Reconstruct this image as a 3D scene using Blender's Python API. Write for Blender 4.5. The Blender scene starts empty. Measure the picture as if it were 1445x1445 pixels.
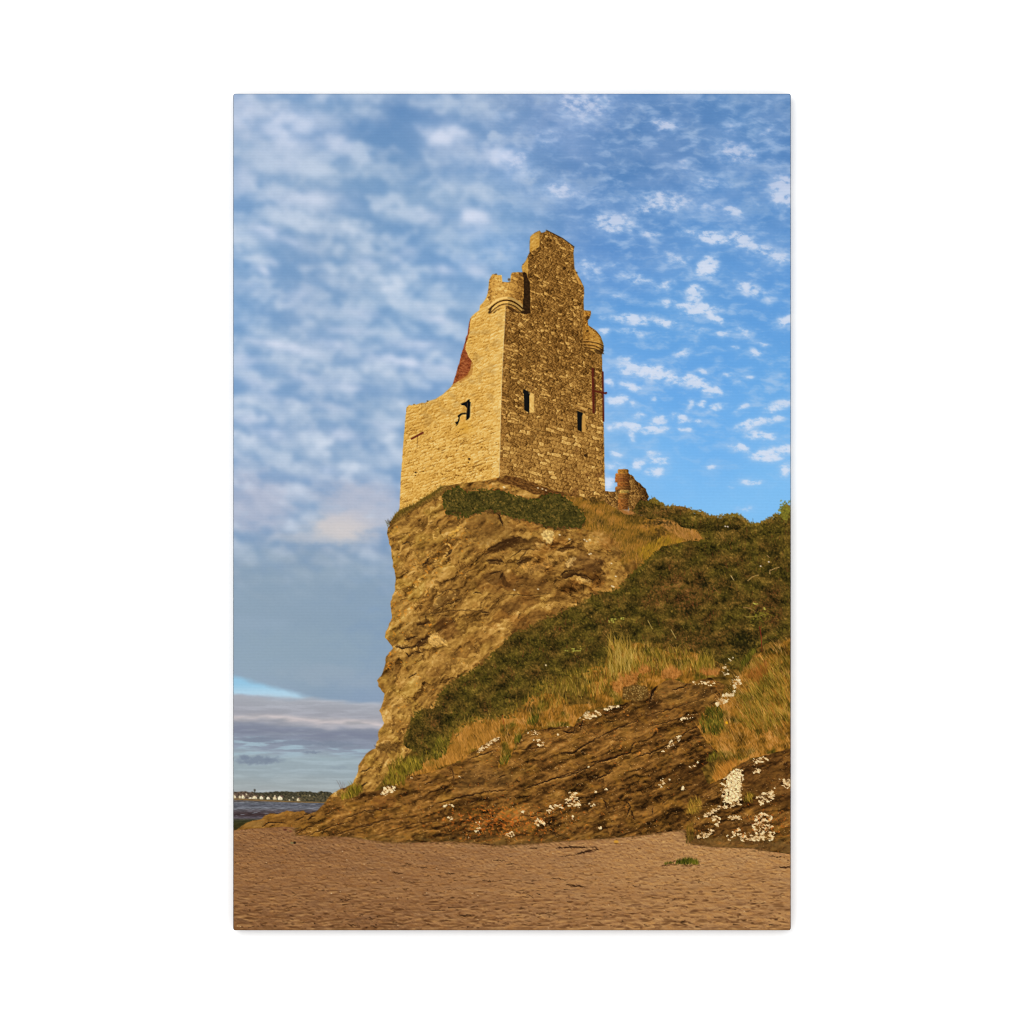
import bpy, math, numpy as np

# ---- camera, world, lamp, exposure -------------------------------------------------------------
S = bpy.context.scene
M_PX = .508 / 786.8                    # one photo pixel in metres: the canvas is 20 x 30 inches
THICK = .0116                          # how far the front of the canvas stands off the wall
CZ = 1.45                              # height of the canvas' middle
cam = bpy.data.cameras.new('camera'); camo = bpy.data.objects.new('camera', cam); S.collection.objects.link(camo)
cam.sensor_width = 36; cam.lens = 85; cam.clip_start = .05; cam.clip_end = 100
camo.location = (0, -THICK - 1445 * M_PX * 85 / 36, CZ); camo.rotation_euler = (math.radians(90), 0, 0)
S.camera = camo
W = bpy.data.worlds.new('World'); S.world = W; W.use_nodes = True
bg = W.node_tree.nodes['Background']; bg.inputs[0].default_value = (1, 1, 1, 1); bg.inputs[1].default_value = 1.25
lamp = bpy.data.lights.new('softbox', 'AREA'); lamp.shape = 'SQUARE'; lamp.size = 4.0; lamp.energy = 162; lamp.color = (1, .995, .985)
lo = bpy.data.objects.new('softbox', lamp); S.collection.objects.link(lo)
lo.location = (-2.5, -6.5, CZ + 2.6)
from mathutils import Vector
lo.rotation_euler = (Vector((0, 0, CZ)) - lo.location).to_track_quat('-Z', 'Y').to_euler()
S.view_settings.view_transform = 'Standard'; S.view_settings.look = 'None'
S.view_settings.exposure = 0; S.view_settings.gamma = 1
S.render.engine = 'CYCLES'; S.cycles.filter_width = 1.0
FOLD_SHADE = .5  # edge shade painted into the wrap's ink: dims its colour along the fold
GAIN = 1.51                            # light falling on the print: ink reflects (wanted tone / GAIN)

# ---- materials ------------------------------------------------------------------------------------
def new_mat(name, rough):
    m = bpy.data.materials.new(name); m.use_nodes = True
    b = m.node_tree.nodes['Principled BSDF']; b.inputs['Roughness'].default_value = rough
    b.inputs['Specular IOR Level'].default_value = .0
    return m, m.node_tree.nodes, m.node_tree.links, b
def wall_mat():
    m, N, L, b = new_mat('white_paint', .9)
    co = N.new('ShaderNodeTexCoord'); n = N.new('ShaderNodeTexNoise'); n.inputs['Scale'].default_value = 160; n.inputs['Detail'].default_value = 4
    r = N.new('ShaderNodeValToRGB'); r.color_ramp.elements[0].color = (.83, .83, .83, 1); r.color_ramp.elements[1].color = (.86, .86, .86, 1)
    bp = N.new('ShaderNodeBump'); bp.inputs['Strength'].default_value = .05; bp.inputs['Distance'].default_value = .0005
    L.new(co.outputs['Object'], n.inputs['Vector']); L.new(n.outputs['Fac'], r.inputs['Fac']); L.new(r.outputs['Color'], b.inputs['Base Color'])
    L.new(n.outputs['Fac'], bp.inputs['Height']); L.new(bp.outputs['Normal'], b.inputs['Normal'])
    return m
def ink_mat():                         # printed ink on a plain weave of cotton threads
    m, N, L, b = new_mat('printed_canvas', .85)
    at = N.new('ShaderNodeAttribute'); at.attribute_name = 'ink'
    co = N.new('ShaderNodeTexCoord')
    hs = []
    for ax in ('X', 'Z'):
        w = N.new('ShaderNodeTexWave'); w.bands_direction = ax; w.inputs['Scale'].default_value = 260 if ax == 'X' else 230
        w.inputs['Distortion'].default_value = 1.2; w.inputs['Detail'].default_value = 1; w.inputs['Detail Scale'].default_value = .6
        L.new(co.outputs['Object'], w.inputs['Vector']); hs.append(w)
    mx = N.new('ShaderNodeMath'); mx.operation = 'MULTIPLY_ADD'; mx.inputs[1].default_value = .35
    L.new(hs[0].outputs['Fac'], mx.inputs[0]); L.new(hs[1].outputs['Fac'], mx.inputs[2])
    mr = N.new('ShaderNodeMapRange'); mr.inputs['From Max'].default_value = 1.35; mr.inputs['To Min'].default_value = .975; mr.inputs['To Max'].default_value = 1.025
    L.new(mx.outputs[0], mr.inputs['Value'])
    vm = N.new('ShaderNodeVectorMath'); vm.operation = 'SCALE'
    L.new(at.outputs['Color'], vm.inputs[0]); L.new(mr.outputs[0], vm.inputs['Scale']); L.new(vm.outputs[0], b.inputs['Base Color'])
    bp = N.new('ShaderNodeBump'); bp.inputs['Strength'].default_value = .12; bp.inputs['Distance'].default_value = .0002
    L.new(mx.outputs[0], bp.inputs['Height']); L.new(bp.outputs['Normal'], b.inputs['Normal'])
    return m
def cloth_mat():                       # bare cotton on the back of the print
    m, N, L, b = new_mat('bare_cotton', .95)
    n = N.new('ShaderNodeTexNoise'); n.inputs['Scale'].default_value = 900
    r = N.new('ShaderNodeValToRGB'); r.color_ramp.elements[0].color = (.55, .52, .46, 1); r.color_ramp.elements[1].color = (.7, .67, .6, 1)
    L.new(n.outputs['Fac'], r.inputs['Fac']); L.new(r.outputs['Color'], b.inputs['Base Color'])
    return m

# ---- the wall ---------------------------------------------------------------------------------------
def link_mesh(name, verts, faces, mat, parent=None):
    me = bpy.data.meshes.new(name); me.from_pydata(verts, [], faces); me.update()
    o = bpy.data.objects.new(name, me); S.collection.objects.link(o); me.materials.append(mat)
    if parent: o.parent = parent
    return o
wx_ = 4.; wz0, wz1 = -1.2, 4.2
wall = link_mesh('wall', [(x, y, z) for y in (0, .12) for x in (-wx_, wx_) for z in (wz0, wz1)],
                 [(0, 2, 3, 1), (4, 5, 7, 6), (0, 1, 5, 4), (2, 6, 7, 3), (1, 3, 7, 5), (0, 4, 6, 2)], wall_mat())
wall['kind'] = 'structure'

# ----------------------------------------------------------------------------------------
# THE PRINTED PICTURE.  The thing in the photo is a flat, ink-jet printed canvas, so its picture is
# ink: every printed area is worked out here from noise, cells and drawn strokes (no image file)
# and becomes the ink colour of the print's own surface.  Units: photo pixels, later metres.
# ----------------------------------------------------------------------------------------
PX0, PY0 = 329.1, 132.0                      # top left corner of the print in the photo
PW, PH = 787, 1181                           # its size in photo pixels
rng = np.random.default_rng(11)
GX, GY = np.meshgrid(PX0 + np.arange(PW) + .5, PY0 + np.arange(PH) + .5)
GX = GX.astype(np.float32); GY = GY.astype(np.float32)
img = np.zeros((PH, PW, 3), np.float32)      # display-referred ink colour, 0..1
lab = np.zeros((PH, PW), np.uint8)           # which printed area each spot belongs to

(SKY, SEA, SHORE, HOUSE, TOWER, BRICK, WINDOW, TURRET, TIE, RUIN, CLIFF, IVY, SHRUB, GRASS,
 OUTCROP, LICHEN, BEACH, WEED, TUFT, ROCK) = range(20)

def Z(x0, y0, s, *pts):                      # points read off an enlarged view of the print
    return [(x0 + x / s, y0 + y / s) for x, y in pts]

def rgb(*c): return np.array(c, np.float32) / 255.
def lerp(a, b, t): return a + (b - a) * t
def sstep(a, b, x):
    t = np.clip((x - a) / (b - a), 0, 1); return t * t * (3 - 2 * t)
def ramp(t, stops):
    p = [s[0] for s in stops]; t = np.asarray(t)
    return np.stack([np.interp(t, p, [s[1][k] / 255. for s in stops]) for k in range(3)], -1).astype(np.float32)

_perm = rng.permutation(256).astype(np.int32)
_ga = rng.random(256) * 2 * np.pi
_gx, _gy = np.cos(_ga).astype(np.float32), np.sin(_ga).astype(np.float32)
_hv = rng.random(65536).astype(np.float32)

def _hash(ix, iy, seed=0):
    return _perm[(_perm[(ix + seed * 17) & 255] + iy + seed * 7) & 255]
def rnd(ix, iy, seed=0):
    return _hv[(_hash(ix, iy, seed) * 251 + _hash(iy + 31, ix + 7, seed + 3)) & 65535]
def noise(x, y, seed=0):                     # gradient noise, about -0.7..0.7
    x = np.asarray(x, np.float32); y = np.asarray(y, np.float32)
    xf, yf = np.floor(x), np.floor(y)
    ix, iy = xf.astype(np.int32), yf.astype(np.int32)
    fx, fy = x - xf, y - yf
    u, v = fx * fx * fx * (fx * (fx * 6 - 15) + 10), fy * fy * fy * (fy * (fy * 6 - 15) + 10)
    def g(dx, dy):
        h = _hash(ix + dx, iy + dy, seed)
        return _gx[h] * (fx - dx) + _gy[h] * (fy - dy)
    return lerp(lerp(g(0, 0), g(1, 0), u), lerp(g(0, 1), g(1, 1), u), v)
def fbm(x, y, octv=4, seed=0, gain=.5):
    s, a = 0, 1.
    for o in range(octv):
        s = s + a * noise(x, y, seed + o); x = x * 2.03 + 3.1; y = y * 2.03 + 7.7; a *= gain
    return s
def ridge(x, y, octv=4, seed=0, gain=.5):
    s, a, n = 0, 1., 0
    for o in range(octv):
        s = s + a * (1 - 2.2 * np.abs(noise(x, y, seed + o))); n += a
        x = x * 2.03 + 3.1; y = y * 2.03 + 7.7; a *= gain
    return s / n
def cells(x, y, seed=0, jit=.85):            # irregular cells: distance to the cell's joint, its number, offset from its middle
    ix, iy = np.floor(x).astype(np.int32), np.floor(y).astype(np.int32)
    f1 = np.full(x.shape, 9., np.float32); f2 = f1.copy(); cid = np.zeros(x.shape, np.float32)
    ox = np.zeros(x.shape, np.float32)
    for dy in (-1, 0, 1):
        for dx in (-1, 0, 1):
            jx, jy = ix + dx, iy + dy
            px = jx + .5 + jit * (rnd(jx, jy, seed) - .5); py = jy + .5 + jit * (rnd(jx, jy, seed + 5) - .5)
            d = np.hypot(x - px, y - py).astype(np.float32)
            m = d < f1
            f2 = np.where(m, f1, np.minimum(f2, d)); cid = np.where(m, rnd(jx, jy, seed + 9), cid)
            ox = np.where(m, x - px, ox); f1 = np.where(m, d, f1)
    return f2 - f1, cid, ox
def billow(x, y, seed=0):                    # rounded puffs, one per cell
    ix, iy = np.floor(x).astype(np.int32), np.floor(y).astype(np.int32); p = np.zeros(x.shape, np.float32)
    for dy in (-1, 0, 1):
        for dx in (-1, 0, 1):
            jx, jy = ix + dx, iy + dy
            px = jx + .5 + .8 * (rnd(jx, jy, seed) - .5); py = jy + .5 + .8 * (rnd(jx, jy, seed + 5) - .5)
            a = .35 + .65 * rnd(jx, jy, seed + 9); oy = y - py
            p = np.maximum(p, a * np.exp(-((x - px) ** 2 + np.where(oy < 0, 1.7, .8) * oy ** 2) / .19))
    return p
def courses(u, v, cw, ch, seed=0):           # coursed stones of uneven length
    vv = v / ch + .45 * noise(u / (cw * 2.5), v / (ch * 4), seed)
    row = np.floor(vv).astype(np.int32); fv = vv - row
    uu = u / cw * (1 + .25 * (rnd(row, row * 3 + 1, seed) - .5)) + 9.7 * rnd(row, row + 5, seed + 1) + .25 * noise(u / cw, v / ch, seed + 2)
    k = np.floor(uu).astype(np.int32)
    b0 = k + .7 * (rnd(k, row, seed + 4) - .5); b1 = k + 1 + .7 * (rnd(k + 1, row, seed + 4) - .5)
    lo, hi = uu < b0, uu > b1
    k = np.where(lo, k - 1, np.where(hi, k + 1, k))
    b0 = k + .7 * (rnd(k, row, seed + 4) - .5); b1 = k + 1 + .7 * (rnd(k + 1, row, seed + 4) - .5)
    d = np.minimum(np.minimum(uu - b0, b1 - uu) * cw, np.minimum(fv, 1 - fv) * ch)
    return np.clip(d, 0, None), rnd(k, row, seed + 6)
def slope(h, lx, ly):                        # how far a surface of height h faces the printed sun
    gy, gx = np.gradient(h); return gx * lx + gy * ly

def cover(pts):                              # anti-aliased coverage of a polygon and the window it fills
    p = np.asarray(pts, np.float64) - (PX0, PY0)
    x0, x1 = int(np.floor(p[:, 0].min())) - 1, int(np.ceil(p[:, 0].max())) + 1
    y0, y1 = int(np.floor(p[:, 1].min())) - 1, int(np.ceil(p[:, 1].max())) + 1
    x0, y0, x1, y1 = max(x0, 0), max(y0, 0), min(x1, PW), min(y1, PH)
    if x1 <= x0 or y1 <= y0: return None, None
    q = np.roll(p, -1, 0); w = x1 - x0
    acc = np.zeros((y1 - y0, w), np.float32); xs = np.arange(w) + x0
    for r in range(y1 - y0):
        for sft in (.125, .375, .625, .875):
            y = y0 + r + sft
            m = (p[:, 1] <= y) != (q[:, 1] <= y)
            if not m.any(): continue
            a, b = p[m], q[m]
            xc = np.sort(a[:, 0] + (y - a[:, 1]) / (b[:, 1] - a[:, 1]) * (b[:, 0] - a[:, 0]))
            for k in range(0, len(xc) - 1, 2):
                acc[r] += np.clip(np.minimum(xs + 1, xc[k + 1]) - np.maximum(xs, xc[k]), 0, 1)
    return np.clip(acc * .25, 0, 1), (slice(y0, y1), slice(x0, x1))
def rough(pts, amp, step=5., seed=0, closed=True):   # breaks straight edges into an uneven outline
    out = []; n = len(pts); k = 0
    for i in range(n if closed else n - 1):
        a, b = np.array(pts[i]), np.array(pts[(i + 1) % n]); L = np.hypot(*(b - a)); m = max(1, int(L / step))
        nx, ny = (b - a)[1] / (L + 1e-6), -(b - a)[0] / (L + 1e-6)
        for j in range(m):
            t = j / m; c = a + (b - a) * t; k += 1
            o = amp * (1.3 * float(noise(c[0] / (step * 2.2), c[1] / (step * 2.2), seed)) + (rng.random() - .5) * .9)
            out.append((c[0] + nx * o, c[1] + ny * o))
    return out
def fill(pts, fn, label=None, a=1.):
    c, sl = cover(pts)
    if c is None: return
    col = fn(GX[sl], GY[sl]) if callable(fn) else fn
    img[sl] = lerp(img[sl], col, (c * a)[..., None])
    if label is not None:
        L = lab[sl]; L[c > .5] = label
def blend(sl, col, a, label=None):
    img[sl] = lerp(img[sl], col, np.asarray(a)[..., None])
    if label is not None:
        L = lab[sl]; L[np.asarray(a) > .5] = label
def win(x0, y0, x1, y1):
    return (slice(max(0, int(y0 - PY0)), max(0, min(PH, int(y1 - PY0)))), slice(max(0, int(x0 - PX0)), max(0, min(PW, int(x1 - PX0)))))
def stroke(pts, w0, w1, col, a=1., label=None):      # a drawn line whose width runs from w0 to w1
    pts = np.asarray(pts, np.float32); wm = max(w0, w1) + 2
    sl = win(pts[:, 0].min() - wm, pts[:, 1].min() - wm, pts[:, 0].max() + wm + 1, pts[:, 1].max() + wm + 1)
    x, y = GX[sl], GY[sl]
    if x.size == 0: return
    al = np.zeros(x.shape, np.float32); n = len(pts) - 1
    for i in range(n):
        (ax, ay), (bx, by) = pts[i], pts[i + 1]; dx, dy = bx - ax, by - ay
        t = np.clip(((x - ax) * dx + (y - ay) * dy) / (dx * dx + dy * dy + 1e-6), 0, 1)
        w = w0 + (w1 - w0) * (i + t) / n
        al = np.maximum(al, np.clip(w / 2 + .5 - np.hypot(x - ax - t * dx, y - ay - t * dy), 0, 1) * np.minimum(1, w + .15))
    blend(sl, np.asarray(col, np.float32), al * a, label)
def dab(x, y, rx, ry, ang, col, a=1., label=None):   # one soft leaf, pebble or flower
    R = max(rx, ry) + 1.5
    sl = win(x - R, y - R, x + R + 1, y + R + 1)
    X, Y = GX[sl] - x, GY[sl] - y
    if X.size == 0: return
    c, s = math.cos(ang), math.sin(ang)
    d = np.sqrt(((X * c + Y * s) / rx) ** 2 + ((-X * s + Y * c) / ry) ** 2)
    al = np.clip((1 - d) * min(rx, ry) + .5, 0, 1) * a
    blend(sl, col, al, label)
def blur(a, r):                                       # soft edge
    r = max(1, int(r))
    for ax in (0, 1):
        for _ in range(2):
            p = np.pad(a, [(r, r) if k == ax else (0, 0) for k in (0, 1)], mode='edge'); c = np.cumsum(p, ax, dtype=np.float64)
            z = np.zeros_like(np.take(c, [0], ax)); c = np.concatenate([z, c], ax); n = a.shape[ax]; w = 2 * r + 1
            a = ((np.take(c, range(w, w + n), ax) - np.take(c, range(0, n), ax)) / w).astype(np.float32)
    return a
def patch(pts, col, a=.5, soft=3, ns=6., k=.9, label=None, gate=None):   # an area with a torn, soft edge
    p = np.asarray(pts, float); m = soft * 2 + 4
    sl = win(p[:, 0].min() - m, p[:, 1].min() - m, p[:, 0].max() + m, p[:, 1].max() + m)
    if GX[sl].size == 0: return
    c, s2 = cover(pts)
    if c is None: return
    full = np.zeros(GX[sl].shape, np.float32)
    full[s2[0].start - sl[0].start:s2[0].stop - sl[0].start, s2[1].start - sl[1].start:s2[1].stop - sl[1].start] = c
    x, y = GX[sl], GY[sl]
    al = sstep(.25, .75, blur(full, soft) + k * .5 * fbm(x / ns, y / ns, 4, 77, .6) * sstep(0, .12, blur(full, soft)))
    if gate is not None: al = al * np.isin(lab[sl], gate)
    blend(sl, col(x, y) if callable(col) else np.asarray(col, np.float32) * (1 + .22 * fbm(x / 3.5, y / 3, 3, 78))[..., None], al * a, label)
def crack(pts, w, col=(42, 28, 15), a=.85, j=1.3, tail=.3):    # a dark split in the rock with a lit lower lip
    p = rough(pts, j, 2.6, 5, False) + [pts[-1]]; n = len(p)
    prof = [min(1, .35 + 2.2 * i / n) * (1 - .75 * i / n) for i in range(n)]
    for i in range(n - 1):
        ww = w * prof[i] * (.55 + .6 * rng.random())
        if rng.random() < .55: stroke([(p[i][0] + .4, p[i][1] + ww * .6 + .8), (p[i + 1][0] + .4, p[i + 1][1] + ww * .6 + .8)], ww * .5 + .4, ww * .4 + .3, rgb(214, 172, 98), a * .38)
        stroke([(p[i][0], p[i][1] - ww * .3), (p[i + 1][0], p[i + 1][1] - ww * .3)], ww * 1.3 + .8, ww * 1.2 + .6, rgb(74, 48, 22), a * .35)
        stroke([p[i], p[i + 1]], ww, w * prof[i + 1] * (.5 + .6 * rng.random()), rgb(*col), a * (.75 + .25 * rng.random()))
def rot(x, y, cx, cy, th):
    c, s_ = math.cos(th), math.sin(th); return (x - cx) * c - (y - cy) * s_, (x - cx) * s_ + (y - cy) * c
def unit(a): return (a - a.mean()) / (a.std() + 1e-6)
def inside(mask_pts, n):                     # n random spots in a polygon, top ones first
    c, sl = cover(mask_pts); ys, xs = np.nonzero(c > .5)
    k = rng.integers(0, len(xs), n); k = k[np.argsort(ys[k], kind='stable')]
    return np.stack([xs[k] + sl[1].start + PX0 + rng.random(n), ys[k] + sl[0].start + PY0 + rng.random(n)], 1)

# ---- sky ---------------------------------------------------------------------------------
SKYC = [(345,140,150,168,205),(450,150,108,145,196),(565,150,72,116,178),(650,150,104,140,192),(740,150,104,138,192),(830,150,104,142,200),
 (930,150,82,130,192),(1030,150,86,136,198),(1105,140,70,122,184),(345,220,150,170,202),(450,220,132,160,198),(530,220,92,135,184),(600,220,116,150,192),
 (700,220,120,156,202),(780,220,94,136,194),(880,220,78,128,190),(950,220,70,120,186),(1050,220,84,138,202),(1105,220,72,126,196),
 (345,300,122,160,208),(430,300,140,164,196),(540,300,106,147,192),(620,300,116,155,202),(720,300,100,150,208),(820,300,92,140,202),
 (900,300,76,134,202),(1000,300,84,144,214),(1105,300,76,138,208),(340,370,86,140,198),(420,370,118,151,192),(500,370,125,157,194),
 (600,370,112,155,204),(690,370,106,160,218),(840,370,82,140,212),(900,370,92,150,218),(1000,370,90,154,222),(1105,370,90,154,224),
 (345,450,112,158,208),(420,450,148,170,203),(500,450,133,166,204),(580,450,112,160,210),(640,450,126,164,208),(860,450,90,160,228),
 (960,450,94,162,228),(1105,450,90,158,228),(345,530,122,160,208),(430,530,138,166,203),(520,530,128,160,200),(600,530,127,162,208),
 (870,530,104,170,238),(980,530,94,165,236),(1105,530,100,170,236),(345,610,138,166,203),(440,610,134,162,198),(550,610,122,156,194),
 (880,610,114,182,243),(1000,610,106,178,244),(1105,610,110,180,243),(345,690,158,173,201),(440,690,148,166,196),(540,690,138,163,204),
 (940,690,122,190,248),(1105,690,124,193,249),(345,770,148,166,190),(440,770,152,168,192),(540,770,148,166,193),(1000,770,128,196,250),
 (345,850,138,162,186),(450,850,128,155,184),(540,850,122,154,190),(345,930,143,168,190),(450,930,136,160,182),(530,930,132,159,188),
 (345,1000,150,166,188),(540,1000,140,160,186)]
q = 6
cx, cy = GX[::q, ::q], GY[::q, ::q]
den = np.zeros(cx.shape); num = np.zeros(cx.shape + (3,))
for (x, y, r, g, b) in SKYC:
    w = np.exp(-((cx - x) ** 2 + (cy - y) ** 2) / (2 * 42. ** 2)) + 1e-9
    den += w; num += w[..., None] * np.array((r, g, b)) / 255.
low = num / den[..., None]
jy, jx = np.clip((np.arange(PH) - 0) / q, 0, low.shape[0] - 1.001), np.clip(np.arange(PW) / q, 0, low.shape[1] - 1.001)
y0i, x0i = jy.astype(int), jx.astype(int); fy, fx = (jy - y0i)[:, None, None], (jx - x0i)[None, :, None]
img[:] = lerp(lerp(low[y0i][:, x0i], low[y0i][:, x0i + 1], fx), lerp(low[y0i + 1][:, x0i], low[y0i + 1][:, x0i + 1], fx), fy)
wx = GX + 7 * fbm(GX / 30, GY / 22, 3, 1); wy = GY + 5 * fbm(GX / 30, GY / 22, 3, 2)
leftness = sstep(900, 640, GX + .25 * (420 - GY)) * sstep(930, 780, GY)
img[:] = lerp(img, img.mean(-1, keepdims=True), .09)
# rows of soft rounded cloud, smaller towards the horizon
far = np.maximum(1250 - GY, 60.)
lx, ly = (wx - 520) / far * 13.5 + .1 * GY / 60, -np.log(far) * 27 - (GX - 520) / far * 4.2
lx2, ly2 = lx + .55 * fbm(GX / 26, GY / 17, 4, 10, .6), ly + .55 * fbm(GX / 26, GY / 17, 4, 15, .6)
P1, P2 = billow(lx2, ly2, 3), billow(lx2 * 2.1 + 7, ly2 * 1.9 + 3, 8)
band = fbm(lx / 2.6, ly / 2.2, 3, 20, .5)
pf = .68 * P1 + .30 * P2 + .30 * fbm(lx * 1.2, ly * 1.1, 5, 25, .58) + .30 * band
top = sstep(470, 220, GY)
soft = np.clip(leftness + top * .45, 0, 1) * sstep(900, 720, GY)
img[:] = lerp(img, rgb(146, 172, 198), (sstep(-.5, .4, band) * leftness * .50)[..., None])
img[:] = lerp(img, rgb(98, 141, 187), (sstep(.44, -.02, pf) * soft * .56)[..., None])
img[:] = lerp(img, rgb(188, 202, 221), (sstep(-.02, .80, pf) * soft * .84)[..., None])
img[:] = lerp(img, rgb(214, 221, 233), (sstep(.52, 1.1, pf) * soft * sstep(200, 400, GY) * .62)[..., None])

PUFF_R = [(825,142,40,26,0,.62),(939,175,19,9,.2,.7),(775,191,34,16,0,.38),(1033,178,16,11,-.4,.45),(1083,184,13,6,-.3,.45),(1041,213,30,14,.1,.62),
 (1088,205,16,8,0,.35),(966,230,14,10,-.4,.42),(997,255,28,11,0,.42),(1108,266,21,17,.5,1.),(728,225,23,16,.4,.62),(789,265,21,10,.1,.78),(814,272,14,8,0,.45),
 (941,281,44,14,.05,.62),(912,292,26,10,-.3,.55),(1036,297,17,7,.35,.8),(1004,289,20,6,0,.5),(867,311,28,12,.1,.82),(919,330,16,6,.2,.66),(1005,333,22,7,.2,.9),
 (969,327,22,6,0,.45),(1047,338,25,10,.3,.85),(1080,351,20,7,.35,.7),(1100,362,20,8,.2,.78),(955,363,20,9,.2,.55),(997,374,13,12,-.5,.95),(831,377,24,17,.3,.5),
 (870,374,16,6,0,.38),(897,393,28,7,.2,.55),(936,402,17,7,-.3,.55),(875,416,16,5,0,.45),(980,413,13,10,-.5,.8),(985,434,26,9,.1,1.),(1008,448,14,5,.4,.85),
 (941,427,16,5,0,.6),(1060,407,24,8,.4,.72),(1082,420,14,5,.4,.45),(897,449,26,6,.05,.92),(938,453,21,5,.1,.78),(857,448,13,5,0,.55),(853,468,9,5,0,.7),
 (892,468,26,5,.15,.6),(983,466,24,6,-.1,.45),(1022,471,9,4,0,.75),(1052,468,15,8,.5,.6),(1078,486,10,3,.3,.6),(1107,451,13,7,-.3,.85),(1066,497,8,5,.5,.85),
 (1036,490,11,4,0,.45),(963,497,16,7,-.3,.6),(891,517,18,8,.15,1.),(920,523,22,9,.2,1.),(943,530,17,7,.3,.85),(880,507,8,5,0,.7),(992,523,8,3,.3,.75),
 (978,537,20,8,.15,.95),(1001,549,20,5,.3,.95),(1030,528,10,3,.1,.6),(1057,532,7,3,0,.7),(1047,542,13,3,.4,.4),(859,539,9,5,.1,.72),(891,545,15,5,.25,.85),
 (870,563,16,6,0,1.),(893,571,7,5,.7,.65),(919,563,6,4,0,.5),(901,584,13,6,.3,.55),(928,592,12,7,-.3,.85),(959,588,13,6,.2,.78),(976,570,6,9,.5,.6),(992,568,9,5,-.4,.6),
 (1009,575,17,4,-.3,.62),(1048,573,15,4,-.5,.62),(893,602,30,5,.1,.9),(928,605,21,5,.05,.78),(866,604,13,4,0,.72),(969,606,10,3,.2,.72),(891,615,6,8,0,.55),(986,594,9,4,.2,.6),
 (1098,571,19,6,-.4,.95),(1059,598,22,6,-.2,.85),(1090,591,22,5,-.1,.75),(1073,613,20,6,.1,.85),(1007,609,14,4,0,.25),(1044,631,18,5,.1,.75),(1082,640,24,7,.05,.9),
 (1106,633,15,8,0,.75),(1109,660,11,9,0,.75),(924,640,14,5,.2,.75),(932,650,15,5,0,.72),(901,654,15,6,-.35,.85),(924,665,11,6,-.2,.72),(870,640,11,3,.2,.75),(866,656,15,6,0,.62),
 (859,683,10,13,0,.72),(1007,657,11,4,0,.62),(1059,680,19,4,0,.62),(1032,687,10,2,0,.35),(1052,717,14,4,0,.4)]
PUFF_L = [(405,176,62,40,.1,.62),(470,197,36,18,.3,.5),(341,161,34,34,0,.5),(408,233,44,20,0,.3),(341,244,24,22,0,.4),(628,189,40,17,.1,.88),(598,182,18,9,.3,.5),(705,219,26,14,.25,.9),
 (449,280,76,20,.05,.42),(502,272,18,10,.5,.3),(668,305,24,15,.1,.85),(602,302,34,14,0,.42),(374,325,26,9,.25,.72),(408,338,34,10,.3,.5),(519,369,20,9,.2,.52),(569,358,24,13,-.4,.4),
 (627,380,18,10,0,.55),(674,377,24,10,.25,.62),(372,382,15,5,.45,.7),(383,369,18,6,.5,.45),(347,402,24,12,.3,.42),(419,413,26,17,-.2,.42),(490,405,40,10,0,.25),(513,441,26,8,.15,.5),
 (613,446,28,7,.2,.58),(491,465,32,7,.1,.55),(405,489,50,8,.2,.74),(361,482,20,6,.3,.55),(469,485,40,8,.2,.5),(591,485,42,9,0,.6),(569,509,48,8,.2,.8),(625,520,34,6,.1,.5),(347,507,24,10,.2,.5),
 (360,540,30,8,.25,.45),(430,530,40,9,.25,.5),(500,545,46,8,.2,.4),(385,563,34,8,.1,.45),(466,572,36,8,.1,.45),(350,590,22,7,.1,.45),(384,611,38,10,.1,.55),(440,606,20,7,.1,.35),(480,612,28,9,.1,.55),
 (540,600,40,9,.2,.3),(463,662,14,7,0,.5),(430,672,40,8,0,.3)]
def puffs(L, sx, sy, seed, k, halo):
    n = fbm(GX / sx, GY / sy, 5, seed, .58) + .30 * ridge(wx / (sx * .8), wy / (sy * .8), 4, seed + 9, .6) - .1
    d = np.zeros(GX.shape, np.float32); e = d.copy()
    for (x, y, rx, ry, ang, s) in L:
        R = 2.6 * max(rx, ry); sl = win(x - R, y - R, x + R, y + R)
        X, Y = wx[sl] - x, wy[sl] - y; c, si = math.cos(ang), math.sin(ang)
        a, b = X * c + Y * si, -X * si + Y * c
        g = np.exp(-((a / rx) ** 2 + (b / np.where(b < 0, ry * .8, ry * 1.3)) ** 2))
        d[sl] = np.maximum(d[sl], s * g); e[sl] = np.maximum(e[sl], s * np.sqrt(g))
    return np.clip(sstep(.04, 1.0, d * (1.0 + k * n) + .22 * k * n * sstep(.05, .3, d)) + halo * e * (1 + k * n), 0, 1)
al = puffs(PUFF_L, 30, 18, 40, .38, .16)
img[:] = lerp(img, lerp(rgb(172, 186, 214), rgb(210, 216, 233), sstep(0, .9, al)[..., None]), (al * .88)[..., None])
al = puffs([(x, y, rx * 1.12, ry * 1.2, a_, s_ * .95) for x, y, rx, ry, a_, s_ in PUFF_R], 12, 7, 60, .70, .22)
pale = lerp(rgb(166, 198, 236), rgb(222, 228, 243), sstep(.1, .9, al)[..., None])
img[:] = lerp(img, lerp(pale, pale * rgb(234, 237, 246), sstep(380, 180, GY)[..., None]), (al * .92)[..., None])
wisp = sstep(-.1, .95, .25 * billow(lx2 * 1.6, ly2 * 1.5, 31) + fbm(wx / 30, wy / 12, 5, 70, .58) + .35 * fbm(GX / 80, GY / 50, 2, 77)) * (1 - .8 * leftness) * sstep(735, 560, GY)
img[:] = lerp(img, rgb(192, 210, 236), (wisp * .58)[..., None])
haze_ = sstep(-.3, .6, fbm(GX / 70, GY / 38, 3, 71)) * sstep(460, 260, GY) * (1 - leftness)
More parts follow.
